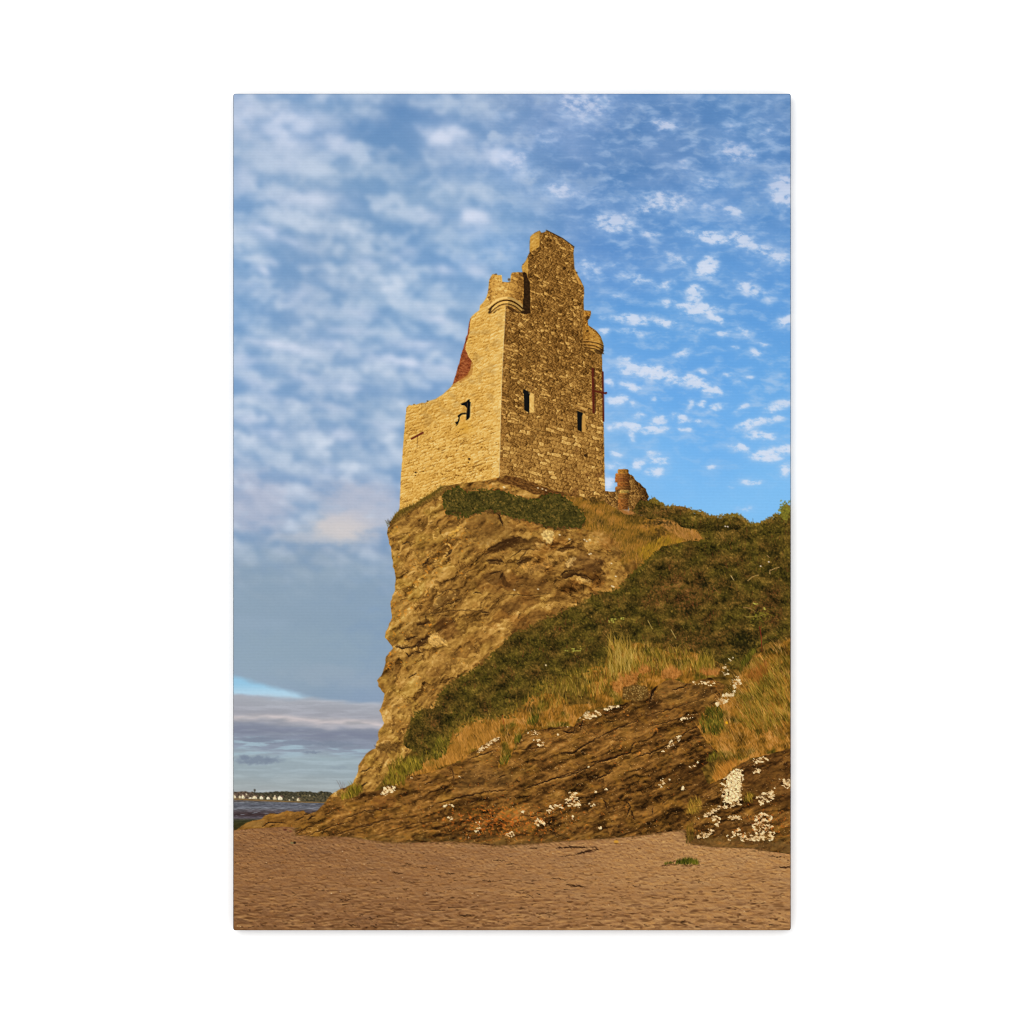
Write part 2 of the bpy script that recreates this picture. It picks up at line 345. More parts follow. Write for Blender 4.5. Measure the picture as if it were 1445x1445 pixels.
img[:] = lerp(img, rgb(150, 176, 216), (haze_ * .30)[..., None])
def glow(x, y, rx, ry, ang, col, a, f=.5, sc=30):
    c, s = math.cos(ang), math.sin(ang); X, Y = wx - x, wy - y
    g = np.exp(-(((X * c + Y * s) / rx) ** 2 + ((-X * s + Y * c) / ry) ** 2))
    g = sstep(.08, .9, g * (1 + f * fbm(GX / sc, GY / (sc * .55), 4, 90)))
    img[:] = lerp(img, rgb(*col), (g * a)[..., None])
img[:] = lerp(img, np.stack([blur(img[..., k], 3) for k in range(3)], -1), (.30 + .70 * leftness)[..., None])
img[:] = lerp(img, lerp(img.mean(-1, keepdims=True), img, .94) * (1 + .05 * sstep(820, 700, GY))[..., None], leftness[..., None])
glow(488, 742, 58, 25, -.12, (214, 206, 204), .9)
glow(440, 760, 50, 9, .05, (196, 198, 206), .5)
glow(505, 706, 62, 30, 0, (186, 190, 206), .75)
glow(545, 735, 40, 26, 0, (178, 186, 205), .5)
glow(360, 712, 60, 44, 0, (180, 184, 204), .6)
glow(430, 850, 170, 80, 0, (144, 165, 182), .6)
glow(430, 930, 160, 45, 0, (147, 168, 184), .6)
glow(360, 880, 60, 12, 0, (152, 172, 192), .4)
glow(470, 955, 80, 18, .1, (158, 172, 188), .4)
# the low left sky: a bright gap, a bank of cloud, thin air above the sea
g_ = 953 + (GX - 329) * .27 + 3 * fbm(GX / 26, GY / 14, 3, 101)
lo_ = 981 + 6 * sstep(340, 430, GX) + 2.5 * fbm(GX / 22, GY / 14, 3, 102)
gap = sstep(-4, 7, GY - g_) * sstep(2.5, -3, GY - lo_) * sstep(452, 425, GX)
img[:] = lerp(img, lerp(rgb(178, 212, 232), rgb(150, 198, 226), sstep(980, 962, GY)[..., None]), gap[..., None])
w2 = GY + 5 * fbm(GX / 60, GY / 16, 3, 110) - .05 * (GX - 329)
bank = sstep(979, 988, w2 + 2)
bc = ramp(w2, [(976, (178, 182, 190)), (990, (164, 167, 176)), (1004, (160, 161, 170)), (1012, (172, 169, 172)), (1022, (142, 148, 162)), (1040, (134, 142, 158)), (1052, (140, 150, 166)), (1064, (156, 172, 180)), (1085, (154, 168, 175)), (1106, (160, 169, 171)), (1120, (166, 172, 174))])
bc = lerp(bc, bc * 1.07, sstep(-.2, .5, fbm(GX / 55, GY / 7, 4, 112))[..., None])
img[:] = lerp(img, bc, bank[..., None])
st = np.exp(-((w2 - 1012 - 2 * fbm(GX / 40, GY / 20, 2, 115)) / 4.2) ** 2) * sstep(-.55, .25, fbm(GX / 46, GY / 9, 3, 113)) 
img[:] = lerp(img, rgb(216, 204, 204), (st * .8 * bank)[..., None])
st = np.exp(-((w2 - 1018) / 2.6) ** 2) * sstep(400, 470, GX)
img[:] = lerp(img, rgb(204, 198, 202), (st * .55)[..., None])
und = np.exp(-((w2 - 1029) / 8.5) ** 2) * sstep(-.6, .2, fbm(GX / 50, GY / 8, 3, 118))
img[:] = lerp(img, rgb(124, 130, 150), (und * .75)[..., None])
st = sstep(-.1, .45, fbm((GX) / 48, GY / 5.5, 4, 116)) * sstep(1036, 1046, GY + .10 * (329 - GX) + 4) * sstep(1078, 1056, GY)
img[:] = lerp(img, rgb(170, 196, 208), (st * .75)[..., None])
for (x, y, rx, ry, a) in [(362,1073,30,6.5,.8),(345,1068,12,4,.6),(388,1072,14,5,.6),(440,1061.5,15,1.8,.7),(420,1048,40,4,.5),(470,1050,30,4,.5),(478,1083,12,2,.2),(365,1044,26,4,.45)]:
    X, Y = GX - x, GY - y + 2.5 * fbm(GX / 9, GY / 7, 3, 120)
    g = sstep(.15, .8, np.exp(-((X / rx) ** 2 + (Y / ry) ** 2)) * (1 + .7 * fbm(GX / 10, GY / 6, 3, 121)))
    img[:] = lerp(img, rgb(122, 134, 152), (g * a)[..., None])
img *= (1 + .012 * fbm(GX / 5, GY / 3, 2, 130))[..., None]

# ---- sea, far shore ----------------------------------------------------------------------------
def sea(x, y):
    c = ramp(y, [(1126, (98, 84, 72)), (1130.5, (92, 84, 80)), (1133, (102, 105, 112)), (1137, (86, 86, 94)), (1140, (112, 115, 122)), (1145, (82, 72, 74)), (1150, (60, 46, 46)), (1154, (96, 88, 96)), (1158, (56, 56, 34)), (1164, (56, 52, 26)), (1174, (44, 40, 22))])
    n = fbm(x / 14, y / 1.3, 3, 140); m = fbm(x / 5, y / 1.0, 2, 143)
    c = c * (1 + .34 * n + .22 * m)[..., None]
    return lerp(c, rgb(138, 140, 148), (sstep(.18, .6, fbm(x / 16, y / 1.1, 3, 146)) * sstep(1157, 1150, y) * .7)[..., None])
fill([(320, 1126), (480, 1126), (480, 1190), (320, 1190)], sea, SEA)
shore = rough([(329, 1117)] + Z(325, 1090, 9.633, (70,258),(180,258),(300,268),(450,272),(600,262),(760,252),(880,266),(960,252),(1080,262),(1180,275),(1240,258),(1340,262),(1390,280)) + [(480, 1133), (440, 1133), (400, 1131), (360, 1129), (329, 1127)], 1.2, 2.2, 2)
def woods(x, y):
    t = fbm(x / 3.2, y / 2.2, 3, 150) * .9 + sstep(1117, 1128, y) * .25 - .1
    return lerp(ramp(t, [(-.5, (40, 38, 28)), (0, (68, 64, 48)), (.4, (98, 88, 64)), (.8, (116, 100, 70))]), ramp(t, [(-.5, (66, 48, 40)), (0, (104, 82, 70)), (.7, (150, 126, 104))]), sstep(372, 345, x)[..., None] * .75)
fill(shore, woods, SHORE)
for x, y, r in [(359.5,1115,1.6),(359.5,1117.5,1.0)]: dab(x, y, r, r, 0, rgb(66, 62, 52), .9, SHORE)
fill([(329, 1126.2), (360, 1128), (400, 1130), (440, 1131.6), (478, 1132), (478, 1133.4), (440, 1133), (400, 1131.8), (360, 1130), (329, 1128.4)], rgb(140, 108, 62), SHORE, .8)
NHOUSE = 10
for i, (x, w, h) in enumerate([(331.4,3.4,4.5),(338.6,3.2,4.2),(343,4,5.4),(354,6.5,2.0),(359.6,6.2,4.6),(369,5,4.6),(378.5,4.6,4),(387.8,4.8,4.6),(395.4,6.6,5.6),(421.2,4.8,4.4)]):
    b = 1126.2 + (x - 329) * .037 + (0 if x < 400 else .6)
    fill([(x - w/2, b), (x - w/2, b - h * .55), (x - w * .1, b - h), (x + w * .1, b - h), (x + w/2, b - h * .55), (x + w/2, b)], lerp(rgb(244, 232, 196), rgb(226, 206, 160), rng.random()), 120 + i)
    fill([(x - w * .1, b - h * .95), (x + w * .5, b - h * .5), (x + w * .7, b - h * .85), (x + w * .2, b - h * 1.25)], rgb(118, 88, 76), SHORE, .75)
    dab(x + w * .12, b - h * .28, .5, .7, 0, rgb(120, 104, 84), .6)
for x, y in [(388,1123.2),(413.5,1125.5),(437.5,1122.7),(408.5,1129),(348,1121)]: dab(x, y, 1.2, 1.1, 0, rgb(228, 212, 176), .85)
for k in range(26): dab(420 + rng.random() * 46, 1120 + rng.random() * 9, 1.4, 1, 0, rgb(106, 94, 62) * (.6 + .7 * rng.random()), .6)

# ---- the tower -----------------------------------------------------------------------------------------
def left_face(x, y):
    v = 1120 - (1120 - y) * 1708. / (x + 1000.)
    u, vv = x * .95 + 2.0 * fbm(x / 9, v / 6, 3, 200), v + 1.5 * fbm(x / 9 + 5, v / 6, 3, 201)
    dA, cA = courses(u, vv, 9., 4.7, 202); eV, cV, ox = cells(u / 7.2, vv / 4.4, 206, 1.0)
    m = fbm(x / 20, y / 15, 3, 207) > -.05
    d, cid = np.where(m, dA, eV * 4), np.where(m, cA, cV)
    e2, c2, o2 = cells(u / 3.6 + 3, vv / 2.2, 210)
    h = sstep(0, 1.4, d) * .7 + 1.0 * fbm(x / 5, y / 3.6, 4, 215, .64) + .35 * sstep(0, .3, e2)
    s = np.clip(unit(slope(h, .55, .8)), -2.6, 2.2)
    base = .62 + .20 * (cid - .5) + .10 * fbm(x / 30, y / 22, 3, 220) + .08 * (c2 - .5)
    edge = sstep(0, .9, d)
    deep = sstep(-.25, .4, fbm(x / 20, v / 10, 4, 225)) * (.35 + .65 * sstep(570, 640, y))
    t = base + .04 - (.07 + .26 * deep) * (1 - edge) + .088 * s + sstep(34, 4, 708 - x) * .06
    t = t - .24 * sstep(.28, .6, fbm(x / 7, v / 2.6, 4, 228, .6)) * (.3 + deep) - .05 * sstep(640, 600, x) * sstep(640, 560, y)
    c = ramp(t, [(0, (84, 54, 18)), (.25, (148, 106, 44)), (.5, (200, 158, 76)), (.7, (224, 186, 103)), (.95, (240, 212, 142)), (1.2, (248, 228, 170))])
    grey = sstep(.0, .5, fbm(x / 18, y / 14, 3, 230)) * sstep(660, 575, y) * .30
    c = lerp(c, rgb(160, 136, 88), grey[..., None])
    return lerp(c, rgb(205, 160, 60), (np.exp(-(((x - 655) / 11) ** 2 + ((y - 604) / 8) ** 2)) * .7)[..., None])
def right_face(x, y):
    v = 1120 - (1120 - y) * (2900. - 706.) / (2900. - x)
    wu, wv = x + 2.4 * fbm(x / 8, v / 6, 3, 240), v + 1.7 * fbm(x / 8 + 9, v / 6, 3, 241)
    low = sstep(500, 690, y + .3 * (x - 720))
    dA, cA = courses(wu, wv, 7.0, 3.9, 242); dB, cB = courses(wu, wv, 9.0, 5.6, 245)
    gx, gy = wu / 6.0, wv / 4.2
    eV, cV, ox = cells(gx, gy, 243, 1.0)
    m = (fbm(x / 24, y / 18, 3, 246) > -.02)
    d, cid = np.where(low > .55, dB, np.where(m, dA, eV * 4)), np.where(low > .55, cB, np.where(m, cA, cV))
    e2, cid2, ox2 = cells(wu / 3.0 + 5, wv / 2.1, 247)
    h = .9 * sstep(0, 1.3, d) + .45 * sstep(0, .3, e2) + .9 * fbm(x / 4, y / 3.2, 4, 250, .66)
    s = np.clip(unit(slope(h, 1.0, .30)), -2.2, 2.6)
    big = np.where(cid > .84, .20, 0) * sstep(.3, 1.2, d)
    t = .385 + .13 * low + .19 * (cid - .5) + .08 * (cid2 - .5) + big + .10 * fbm(x / 24, y / 18, 4, 255) + .092 * s - .15 * (1 - sstep(0, .9, d)) * (.7 + .6 * low)
    t = t - .10 * sstep(.0, .5, fbm(x / 13, v / 9, 4, 262))
    c = ramp(t, [(0, (54, 34, 12)), (.2, (94, 66, 28)), (.4, (138, 102, 50)), (.6, (178, 140, 75)), (.85, (214, 180, 108)), (1.1, (236, 210, 150))])
    brn = sstep(.22, .5, fbm(x / 13, y / 13, 2, 270)) * sstep(600, 660, y) * sstep(770, 830, x) * .5
    return lerp(c, rgb(84, 50, 24), brn[..., None])
corner = [(713.6, 430), (711.9, 459.5), (708.2, 534), (704.4, 672)]
leftp = Z(540, 310, 4.014, (105,1445),(118,1250),(135,1065),(150,1050),(165,1052),(180,1043),(190,1048),(222,1037),(240,1039),(255,1029),(300,1015),(345,985),(372,962),(395,935),(440,910),(480,880),(500,840),(505,800),(485,775),(470,735),(475,690),(488,655),(494,600),(500,550),(525,528),(548,512),(552,488),(566,470),(580,455),(592,425),(600,400),(640,395),(700,420)) + corner + [(705, 735), (563, 735)]
fill(rough([Z(540,310,4.014,p)[0] for p in [(395,936),(440,790),(458,720),(480,650),(496,560),(520,560),(530,780),(500,900),(400,940)]], .7, 3, 3), lambda x, y: ramp(.45 + .5 * fbm(x / 4, y / 2.4, 3, 280) + .25 * noise(x / 12, y / 9, 284), [(0, (80, 38, 20)), (.35, (136, 66, 34)), (.6, (162, 88, 48)), (1, (198, 132, 76))]), BRICK)
fill(rough(leftp[:30], .5, 3, 4, False) + leftp[30:], left_face, TOWER)
fill(rough(Z(540,310,4.014,(418,905),(470,878),(496,850),(500,800),(515,815),(505,880),(440,925)), .8, 3, 6), rgb(150, 96, 44), TOWER, .45)
rightp = [(713.6, 428), (725, 420)] + Z(640, 310, 6.568, (640,500),(632,440),(640,415),(668,385),(690,335),(706,300),(710,160),(730,140),(760,118),(798,102),(815,122),(845,112),(862,100),(930,128),(1010,175),(1118,255),(1112,330),(1116,420),(1124,460),(1150,505),(1180,560),(1208,620),(1212,680),(1205,760),(1210,830),(1215,845)) + Z(540,310,4.014,(1142,515),(1180,517),(1178,540),(1172,560),(1160,568),(1166,598),(1190,615),(1212,632),(1236,662),(1250,700),(1252,740),(1243,765),(1245,870),(1252,1150),(1258,1445)) + [(854.6, 715), (704.4, 715), (704.4, 672)]
fill(rough(rightp[:-3], .45, 3, 5, False) + rightp[-3:] + [(708.2, 534), (711.9, 459.5)], right_face, TOWER)
for p, a in [(Z(640,310,6.568,(710,160),(730,140),(798,104),(800,190),(795,250),(745,285),(706,300)), .9), (Z(640,310,6.568,(632,440),(668,385),(694,335),(692,420),(690,500),(684,520),(668,490),(640,480)), .85)]:
    fill(p, lambda x, y: left_face(x, y) * rgb(232, 224, 196), TOWER, a)
stroke(Z(640,310,6.568,(862,98),(1010,172),(1118,252)), 1.3, 1.3, rgb(58, 40, 24), .9, TOWER)
stroke(Z(640,310,6.568,(1112,330),(1116,420),(1124,460)), 1.6, 1.0, rgb(120, 84, 38), .5)
for p in [Z(640,310,6.568,(1122,470),(1160,560),(1190,600)), Z(640,310,6.568,(1130,520),(1175,600))]: stroke(p, 3.2, 2, rgb(206, 164, 88), .55)
# quoins down the sunlit corner
for k in range(58):
    y = 436 + k * 4.1; xc = np.interp(y, [430, 459.5, 534, 672], [713.6, 711.9, 708.2, 704.4])
    L = 4 + 5 * (k % 2) + 2 * rng.random()
    stroke([(xc - L, y + L * .33), (xc - .6, y)], 2.6, 2.8, rgb(236, 204, 128) * (.93 + .1 * rng.random()), .32)
    stroke([(xc + 1.2, y + 1), (xc + 1.2 + L * .8, y + L * .3)], 2.4, 2.2, rgb(150, 112, 58) * (.8 + .5 * rng.random()), .4)
stroke(corner, .9, .9, rgb(244, 216, 146), .55)
# left turret: a round bartizan on a moulded corbel, seen from below
T = lambda *p: Z(640, 310, 6.568, *p)
tur = T((312,705),(326,620),(332,560),(348,525),(362,505),(398,502),(412,515),(448,512),(452,575),(500,580),(528,572),(530,515),(540,492),(600,486),(640,486),(652,560),(650,700),(646,840),(628,862),(590,850),(540,815),(486,786),(440,800),(390,835),(350,866),(330,862),(328,820),(334,760))
def turret(x, y):
    t = (x - 690) / 48.
    yy = y + 7.0 * (1 - ((x - 713) / 26.) ** 2)
    d, cid = courses(x * 1.0, yy, 8.5, 5.2, 300)
    s = .80 - .34 * sstep(.42, 1.0, t) - .20 * sstep(.22, 0, t) + .20 * (cid - .5) - .15 * (1 - sstep(0, .9, d)) + .26 * fbm(x / 4, y / 3, 4, 305, .65)
    return ramp(s, [(.2, (88, 58, 22)), (.45, (142, 104, 50)), (.65, (192, 150, 76)), (.8, (212, 172, 92)), (1, (236, 206, 130))])
fill(rough(tur[:20], .4, 3, 9) + tur[20:], turret, TURRET)
def arc(cx, yc, yt, x0, x1, n=14): return [(lerp(x0, x1, i / n), yt + (yc - yt) * (2 * i / n - 1) ** 2) for i in range(n + 1)]
for (x0, x1, ye, ym, w, c, a) in [(689.6,738.7,433.4,420.0,3.0,(238,202,124),.95),(690.3,738.4,436.8,423.6,1.9,(70,45,18),.95),(690.8,738.2,439.4,426.4,2.2,(224,186,106),.95),(692.2,737.2,441.8,428.9,1.5,(64,41,17),.9),(693,736.6,442.8,430.2,1.5,(196,156,84),.7)]:
    stroke(arc(714, ye, ym, x0, x1), w, w, rgb(*c), a, TURRET)
    stroke(arc(714, ye, ym, x0, x1)[8:], w, w * 1.1, rgb(*c) * .45, .45)
stroke(T((330,862),(355,815),(400,775)), 2.6, .8, rgb(40, 28, 16), .85); stroke(T((375,862),(400,838),(440,818)), 1.8, .6, rgb(60, 40, 20), .8)
fill(T((500,795),(545,815),(590,848),(630,862),(600,868),(545,855),(505,820)), rgb(62, 40, 18), TURRET, .75)
fill(rough(T((640,492),(655,482),(678,500),(690,540),(708,575),(712,870),(660,876),(620,862),(640,835),(650,700),(652,560)), .7, 3, 10), lambda x, y: ramp(.3 + .5 * fbm(x / 3, y / 3, 2, 310), [(0, (30, 20, 12)), (.5, (50, 34, 20)), (1, (96, 66, 36))]), TOWER, .93)
for y, x0, x1 in [(512,540,640),(545,350,440)]: stroke(T((x0, y), (x1, y - 6)), .6, .6, rgb(110, 76, 34), .5)
dab(*T((395,505))[0], 1.4, 1, 0, rgb(70, 50, 26), .8); dab(*T((515,555))[0], 1.8, 2, 0, rgb(96, 68, 36), .8, TURRET)
# right turret
tr = Z(640,310,6.568, (1200,990),(1215,960),(1245,965),(1260,1000),(1300,1035),(1345,1070),(1380,1120),(1392,1180),(1388,1220),(1370,1252),(1310,1230),(1255,1195),(1215,1150),(1200,1100))
fill(rough(tr, .4, 3, 12), lambda x, y: turret(x - 150 + 12, y - 60) * (1.0 - .45 * sstep(844, 852, x) - .1 * sstep(486, 497, y))[..., None] * rgb(226, 216, 190), TURRET + 100)
for k, (ya, yb) in enumerate([(1128,1165),(1158,1205),(1185,1236)]):
    q_ = Z(640,310,6.568,(1212,ya),(1260,ya + 4),(1320,ya + 14),(1365,yb - 8),(1390,yb + 6))
    stroke(q_, 1.3, 1.6, rgb(58, 38, 18), .8, TURRET + 100); stroke([(x, y - 1.5) for x, y in q_], 1.1, .6, rgb(192, 150, 82), .7, TURRET + 100)
fill(Z(640,310,6.568,(1300,1205),(1350,1205),(1392,1185),(1388,1225),(1370,1252),(1320,1238)), rgb(54, 36, 18), TURRET + 100, .7)
fill(rough(Z(640,310,6.568,(1205,850),(1220,838),(1270,845),(1276,870),(1262,885),(1250,900),(1245,940),(1230,985),(1205,990)), .5, 3, 13), lambda x, y: right_face(x, y) * rgb(300, 290, 250), TOWER, .85)
dab(*Z(640,310,6.568,(1246,912))[0], 1.6, 3.4, .5, rgb(52, 36, 20), .85)
# openings
N = rgb(22, 22, 20)
fill(Z(540,310,4.014,(798,958),(840,982),(832,1000),(830,1094),(802,1078),(800,990),(795,978)), N, WINDOW)
fill(rough(Z(540,310,4.014,(838,978),(858,988),(858,1092),(833,1094),(832,1000)), .3, 3), lambda x, y: ramp(.5 + .6 * noise(x / 3, y / 3, 320), [(0, (196, 156, 80)), (1, (240, 212, 138))]), TOWER)
fill(Z(540,310,4.014,(1102,1082),(1140,1098),(1132,1112),(1128,1202),(1104,1190)), N, 140)
fill(rough(Z(540,310,4.014,(1138,1098),(1150,1106),(1150,1206),(1130,1204),(1130,1112)), .3, 3), rgb(190, 150, 80), TOWER)
fill(rough(Z(560,520,6.568,(590,328),(640,308),(672,282),(678,312),(690,315),(688,345),(682,350),(680,450),(665,472),(640,482),(645,420),(652,370),(630,345),(605,340)), .3, 3), N, 141)
fill(rough(Z(560,520,6.568,(645,408),(600,412),(572,430),(562,440),(572,455),(566,488),(540,500),(552,515),(548,536),(566,520),(582,480),(585,450),(604,428),(640,425)), .3, 3), N, 141)
for p, c in [(Z(560,520,6.568,(606,345),(630,345),(652,370),(645,405),(600,408),(612,380)), (176, 136, 64)), (Z(560,520,6.568,(590,440),(640,428),(640,478),(600,500),(580,500)), (206, 160, 74))]:
    patch(p, rgb(*c), .6, 1, 4, .8)
stroke(Z(560,520,6.568,(686,322),(686,350),(684,450),(668,474)), 1.3, 1.2, rgb(240, 206, 130), .75)
stroke(Z(560,520,6.568,(655,318),(652,372),(646,420)), .9, .9, rgb(96, 66, 30), .6)
for p in [Z(540,310,4.014,(800,932),(856,952)), Z(540,310,4.014,(1100,1065),(1150,1085))]: stroke(p, 1.6, 1.6, rgb(150, 112, 60), .8); stroke([(x, y + 1.6) for x, y in p], .7, .7, rgb(60, 40, 20), .7)
stroke(Z(540,310,4.014,(1196,850),(1201,1088)), 4.6, 4.2, rgb(60, 36, 20), .6)
stroke(Z(540,310,4.014,(165,1241),(228,1206)), 2.8, 2.6, rgb(104, 38, 26), .95, TIE)
stroke(Z(540,310,4.014,(199,1228),(196,1290)), .8, .6, rgb(70, 46, 24), .85)
for a, b, w in [((1190,845),(1195,1090),3.4),((1247,865),(1251,1140),2.8),((1190,968),(1264,984),2.6)]: stroke(Z(540,310,4.014,a,b), w, w, rgb(88, 34, 22), .93, TIE + 100)
stroke(Z(540,310,4.014,(1186,850),(1191,1085)), .7, .7, rgb(130, 62, 40), .6); dab(*Z(540,310,4.014,(1266,981))[0], 1.5, 1.5, 0, rgb(88, 34, 22), 1, TIE + 100)
for x, y, r in [(1015,1135,1.5),(1150,1335,2.6),(490,1355,1.8),(486,1375,1.0),(187,1432,1.5),(186,1450,1.0),(1030,275,2.6),(1160,630,1.8),(255,1028,1.2),(178,1046,.9),(1100,300,1.2),(905,515,1.4)]:
    dab(*Z(540,310,4.014,(x, y))[0], r, r * .8, 0, rgb(46, 30, 16), .8)
stroke(Z(540,310,4.014,(222,1040),(221,1090)), .8, .5, rgb(120, 92, 44), .7)
for k in range(70):                                                     # open joints in the lower wall
    x, y = 600 + rng.random() * 100, 600 + rng.random() * 82
    if y < 612 and x < 640: continue
    L = 2 + 6 * rng.random() ** 2; stroke([(x, y), (x + L, y - L * .45)], .5 + .9 * rng.random(), .4, rgb(104, 68, 26), .65)
for p in [((675,960),(700,950)),((590,700),(640,672)),((700,912),(825,870)),((740,700),(840,655))]:
    stroke(Z(560,520,6.568,*p), 1.5, .5, rgb(110, 74, 30), .8)
for k in range(150):                                                    # single lit stones in the shaded wall
    x, y = 714 + rng.random() * 136, 385 + rng.random() * 300
    s = .7 + .5 * (y - 385) / 300
    if lab[int(y - PY0), int(x - PX0)] == TOWER: dab(x, y, (1.4 + 2.0 * rng.random()) * s, (.9 + .9 * rng.random()) * s, .4, rgb(212, 172, 98) * (.72 + .35 * rng.random()), .55)

# ---- cliff --------------------------------------------------------------------------------------------------
cl = Z(540,660,4.014,(95,238),(40,310),(25,375),(45,450),(60,560),(75,640),(70,690),(45,760),(50,850),(20,930),(15,960),(50,1010),(60,1025),(20,1070),(15,1120),(0,1160)) + Z(325,960,4.817,(1000,0),(1005,40),(1045,90),(1045,140),(1015,205),(1045,290),(1005,350),(1005,400),(985,460),(920,500),(870,580),(865,620),(835,700),(780,730),(700,765),(665,800),(650,840),(600,875))
top_edge = [(904, 735), (855, 706)] + Z(540,660,4.014,(1250,188),(1130,165),(1020,140),(930,112),(860,90),(760,54),(700,44),(650,56),(600,70),(520,80),(400,95),(330,110),(280,145),(180,210))
cliffp = cl + [(450, 1200), (700, 1200), (930, 1000), (930, 780)] + top_edge
def rockface(x, y):
    w = sstep(660, 800, x + .5 * (820 - y)) * sstep(930, 820, y)
    wx_, wy_ = x + 8 * fbm(x / 30, y / 26, 3, 402), y + 8 * fbm(x / 30, y / 26, 3, 403)
    a1, b1 = rot(wx_, wy_, 640, 860, .62); a2, b2 = rot(wx_, wy_ - .0028 * (wx_ - 750) ** 2, 780, 800, .10); a3, b3 = rot(wx_, wy_, 600, 980, 1.0)
    v3 = sstep(880, 960, y)
    def layer(a, b, sd): return 2.6 * ridge(a / 46, b / 13, 4, sd) + 1.5 * ridge(a / 20, b / 6, 3, sd + 5)
    h = lerp(lerp(layer(a1, b1, 405), layer(a2, b2, 412), w), layer(a3, b3, 418), v3 * .8)
    aa, bb = lerp(a1, a2, w), lerp(b1, b2, w)
    e, cid, ox = cells(aa / 26 + .5 * fbm(x / 12, y / 12, 3, 424), bb / 13 + .5 * fbm(x / 12, y / 12, 3, 425), 426, .95)
    h = h + 3.6 * fbm(x / 22, y / 19, 6, 430, .53) + 1.6 * (cid - .5) * sstep(0, .10, e)
    hb = 9 * fbm(wx_ / 60, wy_ / 46, 3, 464) + 5 * fbm(aa / 40, bb / 20, 3, 467) + h
    s_ = np.clip(.46 * unit(slope(blur(hb, 4), .66, .60)) + .52 * unit(slope(blur(h, 1), .66, .60)) + .46 * unit(slope(h, .66, .60)), -2.6, 2.6)
    eL, cL, oL = cells(aa / 58 + .5 * fbm(x / 24, y / 24, 4, 460), bb / 27 + .5 * fbm(x / 24, y / 24, 4, 461), 462, .95)
    cav = np.clip(unit(h - blur(h, 3)), -2.5, 2)
    left = sstep(680, 560, x + .15 * (y - 800))
    t = .515 - .045 * sstep(640, 780, x) - .03 * sstep(900, 1000, y) + .078 * s_ + .055 * cav + .10 * fbm(x / 48, y / 40, 4, 433) + .17 * (cid - .5) + .05 * fbm(x / 7, y / 6, 4, 436, .6) + .03 * left
    t = t + .16 * (cL - .5) - .20 * (1 - sstep(0, .05, eL)) * sstep(-.2, .3, fbm(x / 14, y / 14, 3, 463))
    t = t - .18 * (1 - sstep(0, .07, e)) * sstep(-.05, .35, fbm(x / 18, y / 18, 3, 440))
    t = t - .16 * sstep(.42, .75, ridge(aa / 30, bb / 7, 4, 443, .6)) * sstep(-.1, .4, fbm(x / 40, y / 34, 2, 446)) * (1 - .5 * v3)
    c1 = ramp(t, [(0, (44, 28, 11)), (.22, (94, 65, 27)), (.42, (140, 102, 46)), (.56, (168, 127, 58)), (.72, (196, 153, 78)), (1.0, (232, 198, 124))])
    olive = sstep(-.1, .5, fbm(x / 30, y / 30, 3, 448)) * (.25 + .3 * left)
    c1 = lerp(c1, c1 * rgb(232, 240, 200), olive[..., None])
    redb = sstep(-.05, .5, fbm(x / 34, y / 26, 4, 451)) * (.25 + .5 * sstep(640, 740, x))
    c1 = lerp(c1, c1 * rgb(222, 198, 176), redb[..., None])
    org = sstep(.34, .66, fbm(x / 8, y / 7, 5, 454, .62) + .32 * np.exp(-((x - 590 + .8 * (y - 820)) / 32) ** 2) * sstep(930, 900, y) - .16)
    return lerp(c1, rgb(208, 138, 44), (org * .5)[..., None])
fill(rough(cliffp[:len(cl)], 1.6, 4, 20, False) + cliffp[len(cl):], rockface, CLIFF)
C3 = lambda *p: Z(540, 740, 6.568, *p); C4 = lambda *p: Z(700, 690, 6.568, *p); CB = lambda *p: Z(540, 660, 4.014, *p)
for p, a, c in [   # broad darker and paler faces of the crag
    (C3((330,840),(420,780),(440,900),(300,1000),(230,1060),(60,1080),(40,1030),(160,960)), .25, (120, 90, 42)),
    (C3((490,880),(560,850),(660,880),(700,960),(640,1080),(520,1020)), .5, (112, 72, 34)),
    (C3((420,800),(700,590),(720,620),(560,760),(430,830)), .35, (120, 78, 38)),
    (C3((900,450),(1060,430),(1130,480),(1200,590),(1060,640),(840,600)), .42, (126, 84, 38)),
    (C3((540,1190),(640,1130),(760,1170),(640,1320),(430,1330)), .4, (156, 114, 54)),
    (C3((430,1330),(520,1300),(560,1400),(440,1445),(380,1400)), .4, (120, 80, 36)),
    (C3((740,1080),(860,990),(1000,1010),(960,1100),(800,1140)), .4, (140, 96, 40)),
    (C4((0,790),(60,770),(260,800),(500,850),(540,930),(420,970),(200,960),(0,900)), .5, (118, 80, 38)),
    (C4((640,680),(740,620),(850,600),(1000,640),(1010,700),(900,790),(740,760),(660,730)), .45, (130, 92, 50)),
    (CB((480,290),(600,240),(680,290),(760,330),(720,390),(600,440),(500,420),(460,340)), .45, (118, 86, 40)),
    (CB((600,440),(720,390),(900,400),(940,450),(800,470),(640,480)), .42, (92, 66, 30)),
    (C4((0,1100),(140,1000),(520,1020),(300,1100),(100,1180)), .35, (140, 96, 46)),
    (CB((700,900),(860,800),(960,800),(880,870),(760,930)), .4, (150, 104, 48))]:
    patch(p, rgb(*c), a * .8, 5, 9, 1.0, None, [CLIFF])
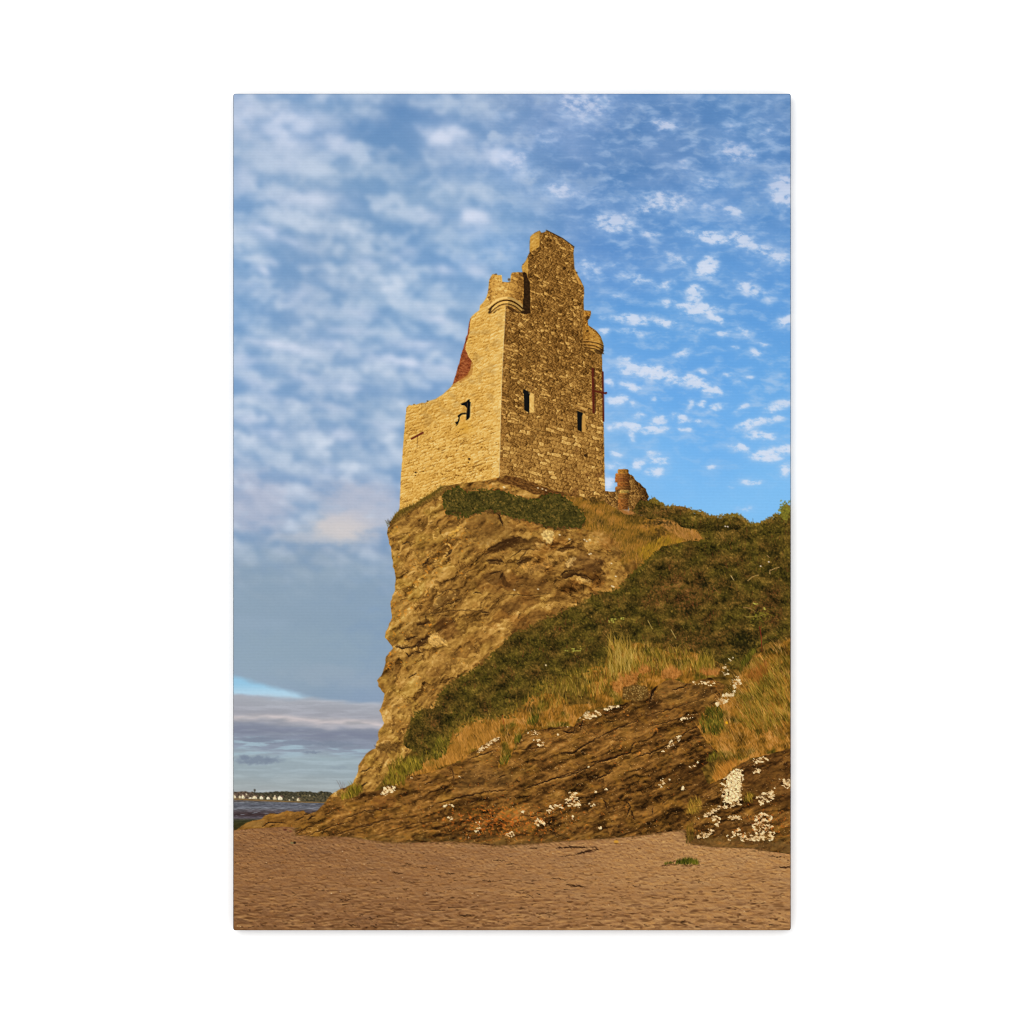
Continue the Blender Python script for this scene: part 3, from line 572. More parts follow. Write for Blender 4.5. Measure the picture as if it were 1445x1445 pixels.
for p, a, c in [
    (C3((440,1020),(500,1010),(600,1090),(640,1140),(560,1110),(470,1130),(420,1090)), .75, (226, 184, 104)),
    (C3((590,110),(640,60),(720,0),(730,20),(650,120),(600,130)), .6, (222, 176, 76)),
    (C3((60,60),(110,20),(170,30),(120,100),(70,110)), .5, (206, 160, 66)),
    (C4((410,430),(450,380),(520,375),(545,430),(500,520),(470,500)), .85, (226, 196, 122)),
    (C4((640,700),(655,660),(750,615),(740,650),(690,720),(650,735)), .75, (222, 184, 110)),
    (C4((745,815),(800,815),(880,850),(880,880),(800,860),(740,850)), .75, (222, 182, 104)),
    (C4((350,490),(440,500),(470,560),(520,580),(500,540),(380,545)), .55, (222, 182, 104)),
    (C4((200,720),(330,650),(420,620),(330,700),(240,750)), .6, (206, 156, 74)),
    (C4((230,740),(420,690),(450,640),(560,660),(440,760),(300,790)), .45, (212, 164, 84)),
    (C3((960,340),(1200,400),(1445,340),(1445,400),(1260,420),(1060,390)), .3, (210, 160, 76))]:
    patch(p, lambda x, y, c=c: rgb(*c) * (1 + .45 * fbm(x / 4, y / 3.4, 4, 470, .65))[..., None], a * .85, 2, 5, 1.1)
for p, w in [(C3((320,930),(380,915),(430,900)),3.8),(C3((205,1070),(260,1052),(320,1038)),3.6),(C3((290,1140),(340,1090),(430,1040)),6.4),(C3((120,1130),(180,1145),(300,1140)),3.0),(C3((215,1190),(240,1220),(290,1190)),2.6),
    (C3((300,1175),(365,1190)),2.2),(C3((245,1420),(310,1380)),3.2),(C3((370,385),(400,360),(430,315)),3.4),(C3((185,185),(245,170)),2.2),(C3((580,300),(620,270),(640,240)),3.0),(C3((910,812),(980,815)),2.6),(C3((560,850),(610,850)),1.6),
    (C3((640,905),(665,880)),1.8),(C3((840,635),(880,632),(920,645)),1.7),(C3((1095,500),(1115,460)),3.4),(C3((400,880),(400,850)),2.6),(C3((580,750),(660,720),(730,680)),1.8),(C3((490,680),(600,600),(720,610)),1.5),(C3((160,980),(160,930)),1.6),
    (C3((965,335),(1040,330),(1120,350)),3.8),(C3((975,240),(1060,190),(1160,150),(1270,120)),3.4),(C3((1250,360),(1300,350)),3.2),(C3((1260,340),(1340,230)),1.5),(C3((990,460),(1060,440),(1110,430)),2.6),(C3((600,720),(420,840)),1.1),(C3((530,560),(880,400)),1.1),(C3((430,830),(640,800),(930,800)),1.0),
    (C4((600,800),(640,765),(720,750)),3.4),(C4((640,830),(720,790),(800,795),(890,840)),4.4),(C4((890,870),(920,830)),2.2),(C4((925,915),(950,905)),2.4),(C4((580,560),(640,540),(740,545)),2.6),(C4((640,500),(700,465)),1.6),(C4((745,755),(820,740)),1.8),(C4((20,230),(45,290),(60,340)),3.4),
    (C4((20,560),(90,500),(210,470)),2.4),(C4((200,690),(260,660),(300,640)),2.2),(C4((40,830),(60,780)),3.4),(C4((220,830),(250,825)),2.6),(C4((970,670),(985,690)),2.2),(C4((540,880),(560,830)),1.6),(C4((90,980),(300,985),(520,965)),1.0),(C4((130,640),(240,560),(420,560)),1.3),(C4((830,490),(860,490)),1.6),(C4((200,1200),(230,1150)),1.4),
    (CB((760,100),(840,105)),3.0),(CB((115,430),(150,420)),1.4),(CB((360,490),(392,465)),2.4)]:
    crack(p, w)
for p, a in [(C3((290,1150),(330,1085),(430,1025),(425,1080),(350,1140)), .8), (C3((960,325),(1120,335),(1110,372),(970,355)), .7), (C3((970,215),(1150,140),(1280,110),(1260,165),(1060,255),(980,270)), .62),
    (C3((1080,445),(1130,470),(1200,600),(1120,570)), .6), (C4((600,795),(710,742),(760,775),(900,828),(885,858),(740,795),(620,835)), .75), (C4((590,535),(750,530),(720,558),(580,585)), .6), (C4((0,500),(120,440),(330,470),(210,520),(60,560),(0,590)), .5),
    (C3((310,920),(440,880),(440,925),(330,945)), .6), (C3((200,1060),(320,1030),(310,1060),(220,1085)), .6), (C3((100,1120),(300,1130),(280,1160),(140,1150)), .5), (C3((500,690),(720,600),(730,640),(560,760),(440,830)), .4), (C4((180,680),(300,630),(290,680),(210,720)), .5), (C3((380,390),(440,310),(430,360),(390,410)), .6),
    (C3((470,940),(560,860),(640,900),(560,960),(500,1000)), .4), (C4((940,640),(1010,660),(1000,710),(950,700)), .5), (C4((700,740),(860,690),(1000,720),(920,830),(820,800)), .3), (C3((1050,770),(1200,720),(1300,760),(1180,840)), .3), (CB((560,610),(640,580),(700,600),(680,660),(600,660)), .35)]:
    patch(p, rgb(58, 36, 16), a, 2, 6, 1.3, None, [CLIFF])
for k in range(150):                                                    # small pits and their lit lips
    x, y = 548 + rng.random() * 340, 725 + rng.random() * 300
    if lab[int(y - PY0), int(x - PX0)] != CLIFF: continue
    L = 1.5 + 5 * rng.random() ** 2; an = -.5 + .5 * (rng.random() - .5)
    e = (x + L * math.cos(an), y + L * math.sin(an))
    stroke([(x, y), e], .6 + 1.1 * rng.random(), .4, rgb(70, 46, 20), .75); stroke([(x, y + 1.5), (e[0], e[1] + 1.5)], .8, .4, rgb(228, 190, 112), .45)
for k in range(170):
    x, y = 546 + rng.random() * 120, 740 + rng.random() * 300
    if lab[int(y - PY0), int(x - PX0)] == CLIFF: dab(x, y, .6 + .7 * rng.random(), .5 + .5 * rng.random(), 0, rgb(230, 186, 104) if rng.random() < .6 else rgb(222, 140, 40), .6)
for x, y, r in [(470,110,2.5),(480,125,2),(590,190,2.6),(615,195,1.6),(600,260,2.4),(580,300,2),(500,340,3.2),(540,350,2.2),(410,445,3.6),(340,520,2.6),(300,570,2.4),(320,745,3),(440,930,2.6),(150,830,3.2),(70,1200,3.6),(60,1300,3),(50,1330,2.6)]:
    for j in range(5): dab(*(np.array(C3((x, y))[0]) + rng.normal(0, r * .6, 2)), .7 + .6 * rng.random(), .6 + .5 * rng.random(), 0, rgb(226, 182, 96) if x > 440 or 500 < y < 800 else rgb(220, 142, 44), .7)
for x, y in [(820,470),(840,485),(870,470),(905,440),(880,600),(865,605),(945,490),(1070,690),(1090,905),(1075,900),(390,928),(170,935),(680,465),(590,425),(1110,810)]:
    dab(*C4((x, y))[0], 1.3, .9, .2, rgb(236, 218, 176), .85)
# earth and turf under the tower
fill(rough(Z(540,660,4.014,(95,240),(180,208),(330,108),(400,96),(380,130),(240,210),(110,280),(45,320)), 1.5, 4, 30), lambda x, y: ramp(.4 + .6 * fbm(x / 3, y / 2, 3, 480), [(0, (62, 42, 16)), (.5, (110, 82, 34)), (1, (140, 120, 50))]), CLIFF, .75)
fill(rough(Z(540,660,4.014,(640,68),(700,44),(760,54),(930,112),(1020,142),(1100,158),(1000,160),(860,150),(740,100),(660,84)), 1.5, 4, 31), lambda x, y: ramp(.4 + .7 * fbm(x / 4, y / 2.4, 3, 483), [(0, (52, 30, 14)), (.5, (104, 68, 30)), (1, (150, 108, 54))]), CLIFF, .85)
for x, y in [(685,108),(690,112),(880,115),(905,120),(925,128)]: dab(*CB((x, y))[0], 1.2, .8, 0, rgb(238, 216, 168), .9)
for k in range(260):
    t = rng.random(); x = lerp(548, 624, t) + rng.normal(0, 1.5); y = np.interp(x, [548, 563, 585, 622, 640], [738, 722, 713, 689, 685]) + rng.normal(0, 1.8)
    stroke([(x, y + 2), (x + rng.normal(-.5, 1), y - 1.5 - 1.5 * rng.random())], .8, .3, lerp(rgb(62, 50, 16), rgb(128, 108, 40), rng.random()), .75)
for k in range(10): stroke([(552, 738), (548 + rng.normal(0, 2), 735 + rng.normal(0, 2.5))], .6, .3, rgb(60, 42, 22), .8)

# ---- strokes of grass and leaves --------------------------------------------------------------------------------
def blades(poly, n, cols, ln=(5, 11), lean=.25, w=.95, a=.8, label=GRASS, var=.3):
    for (x, y) in inside(poly, n):
        L = ln[0] + (ln[1] - ln[0]) * rng.random(); le = lean + rng.normal(0, var)
        g = .5 + .9 * float(noise(x / 17, y / 13, 500)) + .48 * rng.normal()
        if rng.random() < .16: stroke([(x, y + 1), (x + le * L * .2, y - L * .35)], w, .4, rgb(66, 48, 18), .45)
        c = ramp(min(max(g, 0), 1), cols) * (.85 + .3 * rng.random())
        stroke([(x, y), (x + le * L * .4, y - L * .55), (x + le * L, y - L)], w, .3, c, a, label if L < ln[0] + .6 * (ln[1] - ln[0]) else None)
def leaves(poly, n, fn, r=(1.0, 2.0), a=.75, label=SHRUB):
    P = inside(poly, n); cl_ = .7 * fbm(P[:, 0] / 22, P[:, 1] / 15, 3, 520) + .6 * fbm(P[:, 0] / 9, P[:, 1] / 7, 2, 523) + (.30 * bush(P[:, 0], P[:, 1]) if label == SHRUB else 0)
    for (x, y), g in zip(P, cl_):
        s = r[0] + (r[1] - r[0]) * rng.random()
        dab(x, y, s, s * (.35 + .3 * rng.random()), rng.random() * 3.14, fn(x, y, g + .46 * rng.normal()), a, label)

# earth behind all the planting
fill([(905, 730), (940, 725), (1000, 735), (1118, 745), (1118, 1215), (700, 1200), (560, 1187), (470, 1180), (560, 1080), (720, 920), (880, 835)], lambda x, y: ramp(.45 + .7 * fbm(x / 9, y / 7, 4, 525), [(0, (52, 40, 14)), (.5, (104, 80, 28)), (1, (152, 116, 46))]), GRASS)
# upper slope
slopep = [(826, 732), (804, 707), (800, 700)] + CB((1100,175),(1260,188)) + Z(760,640,4.014,(380,270),(440,310),(560,345),(640,360),(760,330),(900,420),(1040,400),(1200,430),(1200,500),(900,560),(700,600),(620,660),(540,690),(480,640),(420,560),(340,480),(280,440)) + [(822, 745)]
GC = [(0, (74, 60, 20)), (.3, (118, 92, 30)), (.55, (158, 116, 38)), (.8, (178, 128, 50)), (1, (196, 140, 72))]
fill(rough(slopep, 3, 5, 40), lambda x, y: ramp(.45 + .75 * fbm(x / 26, y / 15, 4, 530) + .12 * fbm(x / 2, y / 4, 2, 533), [(-.1, (54, 44, 14)), (.2, (98, 76, 26)), (.5, (140, 102, 34)), (.8, (164, 116, 44)), (1, (184, 130, 62))]), GRASS)
blades(rough(slopep, 2, 6, 41), 2600, GC, (3, 7), .35, .8, .55)
blades(Z(760,640,4.014,(640,370),(740,380),(860,430),(940,480),(900,505),(820,490),(700,420)), 420, [(0, (146, 102, 42)), (1, (200, 146, 76))], (4, 9), -.5, .9, .55)
blades(Z(760,640,4.014,(540,560),(700,480),(820,500),(700,580),(600,620)), 420, [(0, (132, 106, 26)), (1, (184, 142, 40))], (4, 8), .3, .9, .7)
for (x, y, rx, ry) in [(930,752,12,6),(838,705,12,4),(870,780,10,4),(885,712,8,3)]:
    for k in range(60): dab(x + rng.normal(0, rx * .5), y + rng.normal(0, ry * .5), 1.4, .8, rng.random() * 3, rgb(70, 52, 20) * (.7 + .6 * rng.random()), .5)

rim = [(815, 735), (838, 742), (860, 755), (878, 768), (893, 783), (903, 798)]
for k in range(900):
    i = rng.integers(len(rim) - 1); t = rng.random(); x, y = lerp(rim[i][0], rim[i + 1][0], t) + rng.normal(0, 5), lerp(rim[i][1], rim[i + 1][1], t) + rng.normal(0, 5)
    L = 2.5 + 4 * rng.random(); stroke([(x, y), (x + rng.normal(.3, 1), y - L)], .9, .3, ramp(min(max(.45 + .35 * rng.normal(), 0), 1), GC), .6, GRASS if rng.random() < .3 else None)
for p in [[(820,752),(850,748),(872,765),(880,785),(868,790),(845,770)], [(872,800),(896,790),(906,800),(890,812),(874,812)]]:
    patch(p, rockface, .7, 4, 7, 1.4)
# ruined wall stump
def rubble(x, y):
    e, cid, ox = cells(x / 5.2, y / 3.6, 560); t = .42 + .3 * (cid - .5) + .3 * slope(sstep(0, .3, e) + .5 * fbm(x / 3, y / 3, 2, 563), 1, .2) - .25 * (1 - sstep(0, .18, e)) - .3 * sstep(893, 912, x + .3 * (690 - y))
    return ramp(t, [(-.1, (34, 22, 12)), (.2, (82, 54, 26)), (.45, (134, 94, 46)), (.7, (184, 140, 78)), (1, (220, 184, 116))])
fill(rough([(853.5, 692)] + Z(760,640,4.014,(380,212),(430,216),(450,200),(462,205),(462,318),(450,318),(400,290)) + [(853.5, 708)], .6, 3, 42), rubble, RUIN)
fill(rough(Z(820,430,4.817,(300,1160),(340,1155),(362,1170),(365,1190),(400,1215),(440,1250),(445,1275),(462,1305),(452,1325),(450,1360),(430,1420),(330,1425),(310,1300)), .8, 3, 43), rubble, RUIN)
for (x0, x1, y0, y1, c) in [(248,325,1118,1150,(176,118,50)),(232,332,1146,1172,(156,96,44)),(230,330,1168,1206,(146,86,42)),(246,332,1204,1240,(154,92,42)),(232,340,1236,1262,(140,88,42)),(262,330,1258,1284,(206,164,84)),(252,326,1280,1318,(150,98,44)),(250,322,1316,1352,(156,96,44)),(252,324,1350,1392,(150,92,42))]:
    p = rough(Z(820,430,4.817,(x0+6,y0),(x1-8,y0),(x1,y0+8),(x1-2,y1),(x0+2,y1),(x0,y0+10)), .35, 3, 44)
    fill(p, lambda x, y, c=c: rgb(*c) * (1.08 - .034 * (x - 872) + .35 * fbm(x / 3, y / 2, 3, 570))[..., None], RUIN)
    stroke(Z(820,430,4.817,(x0, y1 - 1), (x1, y1 - 1)), .8, .8, rgb(60, 32, 14), .75); stroke(Z(820,430,4.817,(x0 + 8, y0 + 3), (x1 - 14, y0 + 3)), .7, .5, rgb(226, 164, 80), .5)
fill(rough(Z(760,640,4.014,(450,318),(505,316),(540,335),(520,350),(470,335)), 1, 3, 45), rgb(170, 116, 58), GRASS, .8)

# ivy
ivyp = [(624.7,707.3),(627,696),(640,690),(647,687.4),(653,690),(657,695),(677,691),(704,692),(724,698.6),(747,704.8),(759,704.8),(772,697),(789,697.4),(804,707),(821,722),(826,732),(819,742),(784,743.5),(769,741),(744,732),(724,730),(704,722),(680,718.5),(660,727),(647,722),(630,725)]
patch([(x + 1.5, y + 4) for x, y in ivyp], rgb(64, 44, 22), .55, 2, 5, 1.0)
fill(rough(rough(ivyp, 3.2, 9, 45), 1.8, 3, 46), lambda x, y: ramp(.4 + .6 * fbm(x / 5, y / 4, 3, 580), [(0, (28, 30, 10)), (.5, (54, 58, 20)), (1, (84, 82, 28))]), IVY)
leaves(ivyp, 3000, lambda x, y, g: ramp(.46 + .5 * g, [(0, (34, 38, 14)), (.4, (66, 72, 26)), (.75, (98, 98, 36)), (1, (138, 128, 52))]), (.8, 1.6), .7, IVY)
for k in range(46):
    x = rng.uniform(628, 822); yb = np.interp(x, [630, 660, 680, 704, 744, 784, 819], [725, 727, 719, 722, 732, 743, 741]); L = 2 + 6 * rng.random() ** 2; n_ = int(3 + L * 1.5)
    for j in range(n_): dab(x + rng.normal(0, 1.1), yb - 1 + L * j / n_, 1.3, .9, rng.random() * 3, rgb(70, 72, 26) * (.6 + .7 * rng.random()), .85, IVY)
for k in range(240):
    i = rng.integers(len(ivyp)); t = rng.random(); a_, b_ = ivyp[i], ivyp[(i + 1) % len(ivyp)]
    dab(lerp(a_[0], b_[0], t) + rng.normal(0, 1.2), lerp(a_[1], b_[1], t) + rng.normal(0, 1.2), 1.5, .9, rng.random() * 3, rgb(58, 66, 20) * (.7 + .6 * rng.random()), .85, IVY)

# shrubs
_bw = 5 * fbm(GX / 13, GY / 11, 3, 900)
BUSH = billow((GX + _bw) / 25, (GY + _bw * .7) / 17, 41) + .45 * billow((GX - _bw) / 11, (GY + _bw) / 8, 47)
BUSHLIT = np.clip(unit(slope(blur(BUSH, 2), -.3, -.9)) * -.5, -1.3, 1.3) + 1.1 * (BUSH - BUSH.mean())
def bush(x, y): return BUSHLIT[np.clip((np.asarray(y) - PY0).astype(int), 0, PH - 1), np.clip((np.asarray(x) - PX0).astype(int), 0, PW - 1)]
D = lambda *p: Z(760, 900, 4.014, *p); C6 = lambda *p: Z(900, 700, 6.568, *p)
sky_edge = C6((20,40),(100,60),(120,20),(150,30),(165,60),(215,75),(230,100),(340,105),(440,120),(520,150),(600,160),(640,190),(700,195),(800,190),(880,175),(940,190),(1000,235),(1040,270),(1120,265),(1200,235),(1270,185),(1330,185),(1360,160),(1362,110),(1385,90),(1440,130))
shrub = sky_edge + [(1122, 905)] + D((1430,0),(1300,30),(1240,60),(1190,150),(1100,180),(1000,140),(880,70),(760,60),(560,30),(400,30),(380,150),(180,200),(0,280)) + Z(480,960,4.014,(1100,80),(1000,150),(930,200),(800,210),(700,250),(620,290),(580,400),(520,450),(480,440),(380,380),(355,360),(360,330),(400,230),(460,170),(560,150),(575,70)) + CB((330,1280),(400,1210),(500,1160),(590,1100),(650,1030),(740,950),(880,880),(960,850),(1080,790),(1200,725),(1340,690)) + [(892, 815), (905, 798), (915, 790)] + C6((100,610),(230,480),(320,440),(480,440),(640,430),(560,330),(440,290),(330,230),(230,220),(100,210),(0,180),(-40,140))
def shrubcol(x, y, g):
    red = float(np.clip(np.exp(-(((x - 965) / 45) ** 2 + ((y - 835) / 34) ** 2)) * .9 + np.exp(-(((x - 1085) / 22) ** 2 + ((y - 855) / 26) ** 2)) * .8 + np.exp(-(((x - 940) / 40) ** 2 + ((y - 722) / 11) ** 2)) * .7 + np.exp(-(((x - 610) / 20) ** 2 + ((y - 1010) / 16) ** 2)) * .5 + np.exp(-(((x - 985) / 40) ** 2 + ((y - 905) / 16) ** 2)) * .7 + .9 * noise(x / 24, y / 20, 600) + .16, 0, 1)) * .9
    lit = .445 + .06 * (y < 760)
    gr = ramp(lit + .36 * g, [(-.05, (24, 24, 8)), (.12, (44, 42, 14)), (.35, (70, 64, 20)), (.6, (98, 87, 30)), (.85, (130, 112, 42)), (1.1, (164, 140, 60))])
    rd = ramp(lit + .02 + .36 * g, [(-.05, (30, 18, 8)), (.12, (56, 36, 16)), (.35, (84, 56, 26)), (.6, (114, 78, 36)), (.85, (144, 102, 52)), (1.1, (172, 128, 72))])
    return lerp(gr, rd, red)
def shrubbase(x, y):
    g = fbm(x / 22, y / 15, 3, 520) + .8 * fbm(x / 9, y / 7, 2, 523) + .45 * fbm(x / 2.4, y / 2.2, 2, 606) + .32 * bush(x, y)
    return ramp(.34 + .40 * g, [(-.1, (22, 20, 8)), (.15, (42, 38, 14)), (.45, (70, 60, 22)), (.8, (98, 84, 32))])
fill(rough(rough(shrub, 4.5, 14, 48), 2.2, 4, 47), shrubbase, SHRUB)
leaves(shrub, 22000, shrubcol, (.8, 1.7), .72, SHRUB)
for (x, y) in rng.permutation(inside(shrub, 900)):
    if float(noise(x / 26, y / 20, 610)) < -.05: continue
    L = 2.5 + 5 * rng.random(); c = [rgb(122, 62, 36), rgb(134, 92, 40), rgb(112, 104, 40), rgb(96, 48, 30)][rng.integers(4)]
    stroke([(x, y), (x + rng.normal(0, 1.6), y - L)], .9, .4, c * (.8 + .4 * rng.random()), .5)
EP = sky_edge
for k in range(900):                                                   # twigs and leaves breaking the outline against the sky
    i = rng.integers(3, len(EP) - 1); t = rng.random(); x, y = lerp(EP[i][0], EP[i + 1][0], t), lerp(EP[i][1], EP[i + 1][1], t)
    dab(x + rng.normal(0, 2), y - abs(rng.normal(0, 1.8)) + .8, 1.3, .8, rng.random() * 3, shrubcol(x, y, .25 + .4 * rng.normal()) * 1.1, .8, SHRUB)
for x, h in [(1063.5,11),(1046,3),(1073,6),(1084,8),(1087,5),(1099,6),(917,4),(921,6),(925,4),(1000,4),(1010,3)]:
    yb = np.interp(x, [p[0] for p in EP], [p[1] for p in EP]) + 2; stroke([(x, yb), (x + rng.normal(0, .7), yb - h)], .8, .5, rgb(66, 58, 30), .85, SHRUB)
for k in range(130): dab(1108 + rng.normal(0, 3.2), 722 + rng.normal(0, 6), 1.6, 1, rng.random() * 3, rgb(112, 112, 38) * (.7 + .5 * rng.random()), .8, SHRUB)
for k in range(700):                                                   # leafy rim against the crag
    i = rng.integers(0, 19); R_ = CB((165,1430),(200,1390),(310,1340),(330,1280),(400,1210),(500,1160),(590,1100),(650,1030),(740,950),(880,880),(960,850),(1080,790),(1200,725),(1340,690),(1400,620)) + [(905, 798), (925, 782), (950, 772), (975, 766), (1000, 762)]
    t = rng.random(); x, y = lerp(R_[i][0], R_[i + 1][0], t), lerp(R_[i][1], R_[i + 1][1], t)
    dab(x + rng.normal(0, 2), y + rng.normal(.8, 2), 1.7, 1, rng.random() * 3, shrubcol(x, y, .0 + .4 * rng.normal()), .85, SHRUB)
for (x, y, rx, ry, a) in [(993,825,11,7,.6),(972,862,10,6,.5),(1050,905,22,18,.55),(838,884,6,7,.55),(1012,746,8,4,.3),(985,885,8,5,.4),(620,1010,12,8,.4),(1068,868,8,10,.45),(1095,780,10,5,.4),(930,738,30,5,.4),(640,985,9,5,.3)]:
    for k in range(int(rx * ry * .9)): dab(x + rng.normal(0, rx * .5), y + rng.normal(0, ry * .5), 1.6, 1.0, rng.random() * 3, rgb(24, 24, 10), a * .6)
for (x, y) in rng.permutation(inside(shrub, 420)):                       # bare twigs
    L = 3 + 6 * rng.random(); an = -1.57 + rng.normal(0, .6)
    stroke([(x, y), (x + L * .5 * math.cos(an) + rng.normal(0, .6), y + L * .5 * math.sin(an)), (x + L * math.cos(an), y + L * math.sin(an))], .7, .3, lerp(rgb(104, 68, 32), rgb(150, 118, 58), rng.random()), .4)
for p, c in [(((865,740),(890,780)),(206,184,120)),(((1020,785),(1060,750),(1120,730)),(176,148,84)),(((1225,720),(1222,690),(1310,658)),(196,164,100)),(((1000,1120),(1120,1115),(1180,1095)),(158,140,62)),(((980,1030),(1040,1040),(1095,1075)),(146,116,66)),(((95,1155),(135,1230)),(168,150,82)),(((310,1240),(355,1320)),(176,158,90)),(((1130,1210),(1145,1300),(1150,1440)),(124,42,30)),(((1200,550),(1220,570)),(160,130,80)),(((700,850),(760,900)),(120,84,44))]:
    stroke(C6(*p), 1.3, .8, rgb(*c), .8)
for k in range(70): dab(*(np.array(C6((1130, 1105))[0]) + rng.normal(0, 1, 2) * (9, 4)), 1.3, .7, rng.random() * 3, rgb(120, 116, 36), .6)
for (x, y, n, s) in [(430,945,9,6),(470,935,5,4),(1230,850,5,3),(1280,880,4,3),(205,1120,12,8)]:
    for j in range(n): dab(*(np.array(Z(760,640,4.014,(x, y))[0]) + rng.normal(0, 1, 2) * (s * .7, s * .25)), 1.1, .8, 0, rgb(176, 180, 76), .75)
for x, y in [(1058,412),(1072,414),(1215,610),(1140,650)]: dab(*(Z(760,640,4.014,(x, y)) if y < 500 else C6((x, y)))[0], 1.1, .8, 0, rgb(238, 228, 206), .85)

# ---- lower outcrop ----------------------------------------------------------------------------------------------------
outp = [(416, 1179), (417, 1171), (428, 1166), (445, 1148), (463, 1127)] + Z(325,960,4.817,(700,790),(800,800),(880,790)) + Z(480,960,4.014,(120,640),(230,620),(370,560),(380,545),(600,490),(700,450),(760,400),(900,310),(940,400),(1000,390),(1010,330),(1060,290),(1200,270),(1370,230)) + D((230,460),(300,420),(460,370),(520,350),(620,280),(700,230),(830,240),(960,215),(1060,270),(1010,380),(930,430),(900,500),(960,600),(1030,660),(920,740),(960,830),(1040,800),(1130,720),(1250,670),(1430,620)) + [(1122, 1052), (1122, 1207), (1059, 1197), (1009, 1195.5), (967, 1192), (966, 1172), (934, 1175), (889, 1181), (847, 1184), (760, 1190), (742, 1191), (699, 1193.5), (654, 1189), (580, 1189), (553, 1189), (524, 1186), (495, 1181), (441, 1181)]
def strata(x, y):
    wx_, wy_ = x + 7 * fbm(x / 36, y / 26, 3, 650), y + 6 * fbm(x / 36, y / 26, 3, 651)
    a, b = rot(wx_, wy_, 800, 1100, .40); a2, b2 = rot(wx_, wy_, 600, 1150, .30); w = sstep(760, 640, x)
    def layer(a, b, sd): return 3.0 * ridge(a / 80, b / 14, 4, sd) + 1.7 * ridge(a / 34, b / 5.5, 3, sd + 5)
    h = lerp(layer(a, b, 655), layer(a2, b2, 661), w)
    aa, bb = lerp(a, a2, w), lerp(b, b2, w)
    e, cid, ox = cells(aa / 40 + .5 * fbm(x / 14, y / 12, 3, 664), bb / 13 + .4 * fbm(x / 14, y / 12, 3, 665), 666, .95)
    h = h + 3.2 * fbm(x / 20, y / 15, 6, 668, .54) + 1.5 * (cid - .5) * sstep(0, .1, e)
    hb = 8 * fbm(wx_ / 56, wy_ / 40, 3, 698) + 5 * fbm(aa / 60, bb / 17, 3, 699) + h
    s_ = np.clip(.50 * unit(slope(blur(hb, 4), .5, .75)) + .50 * unit(slope(blur(h, 1), .5, .75)) + .42 * unit(slope(h, .5, .75)), -2.6, 2.6); cav = np.clip(unit(h - blur(h, 3)), -2.5, 2)
    eL, cL, oL = cells(aa / 90 + .4 * fbm(x / 26, y / 20, 4, 691), bb / 22 + .4 * fbm(x / 26, y / 20, 4, 692), 693, .95)
    lf = sstep(640, 480, x)
    t = .372 - .05 * sstep(780, 960, x) + .15 * (cL - .5) - .20 * (1 - sstep(0, .05, eL)) * sstep(-.2, .3, fbm(x / 14, y / 12, 3, 696)) + .080 * s_ + .062 * cav + .11 * fbm(x / 46, y / 30, 4, 673) + .10 * (cid - .5) + .06 * fbm(x / 6, y / 4.5, 4, 676, .65) + .08 * lf + .05 * sstep(1000, 860, x) * sstep(1110, 1050, y)
    t = t - .15 * (1 - sstep(0, .08, e)) * sstep(-.1, .3, fbm(x / 20, y / 16, 3, 679))
    t = t - .14 * sstep(.42, .75, ridge(aa / 44, bb / 6, 4, 682, .6)) * sstep(-.1, .4, fbm(x / 40, y / 34, 2, 683))
    c1 = ramp(t, [(0, (34, 22, 9)), (.2, (70, 48, 20)), (.4, (108, 77, 34)), (.6, (142, 104, 48)), (.85, (182, 142, 74)), (1.1, (216, 184, 116))])
    c1 = lerp(c1, c1 * rgb(232, 242, 205), (sstep(-.1, .5, fbm(x / 36, y / 24, 3, 686)) * .5)[..., None])
    yel = sstep(.12, .55, fbm(x / 20, y / 12, 5, 684, .6)) * .4
    c1 = lerp(c1, rgb(152, 110, 40), yel[..., None])
    org = sstep(.05, .55, fbm(x / 6, y / 4, 5, 688, .62) + .55 * np.exp(-(((x - 705) / 75) ** 2 + ((y - 1160) / 24) ** 2)) + .3 * np.exp(-(((x - 1080) / 40) ** 2 + ((y - 1160) / 24) ** 2)) - .36)
    c1 = lerp(c1, rgb(184, 100, 34), (org * .6)[..., None])
    spk = sstep(.60, .80, fbm(x / 2.6, y / 2.2, 3, 694, .7) + .3 * fbm(x / 22, y / 14, 3, 697))
    c1 = lerp(c1, rgb(206, 172, 112), (spk * .6)[..., None])
    gr = sstep(1172, 1188, y) * sstep(-.3, .4, fbm(x / 14, y / 6, 3, 690)) * .6
    return lerp(c1, rgb(98, 80, 42), gr[..., None])
fill(rough(outp, 1.5, 4, 50), strata, OUTCROP)
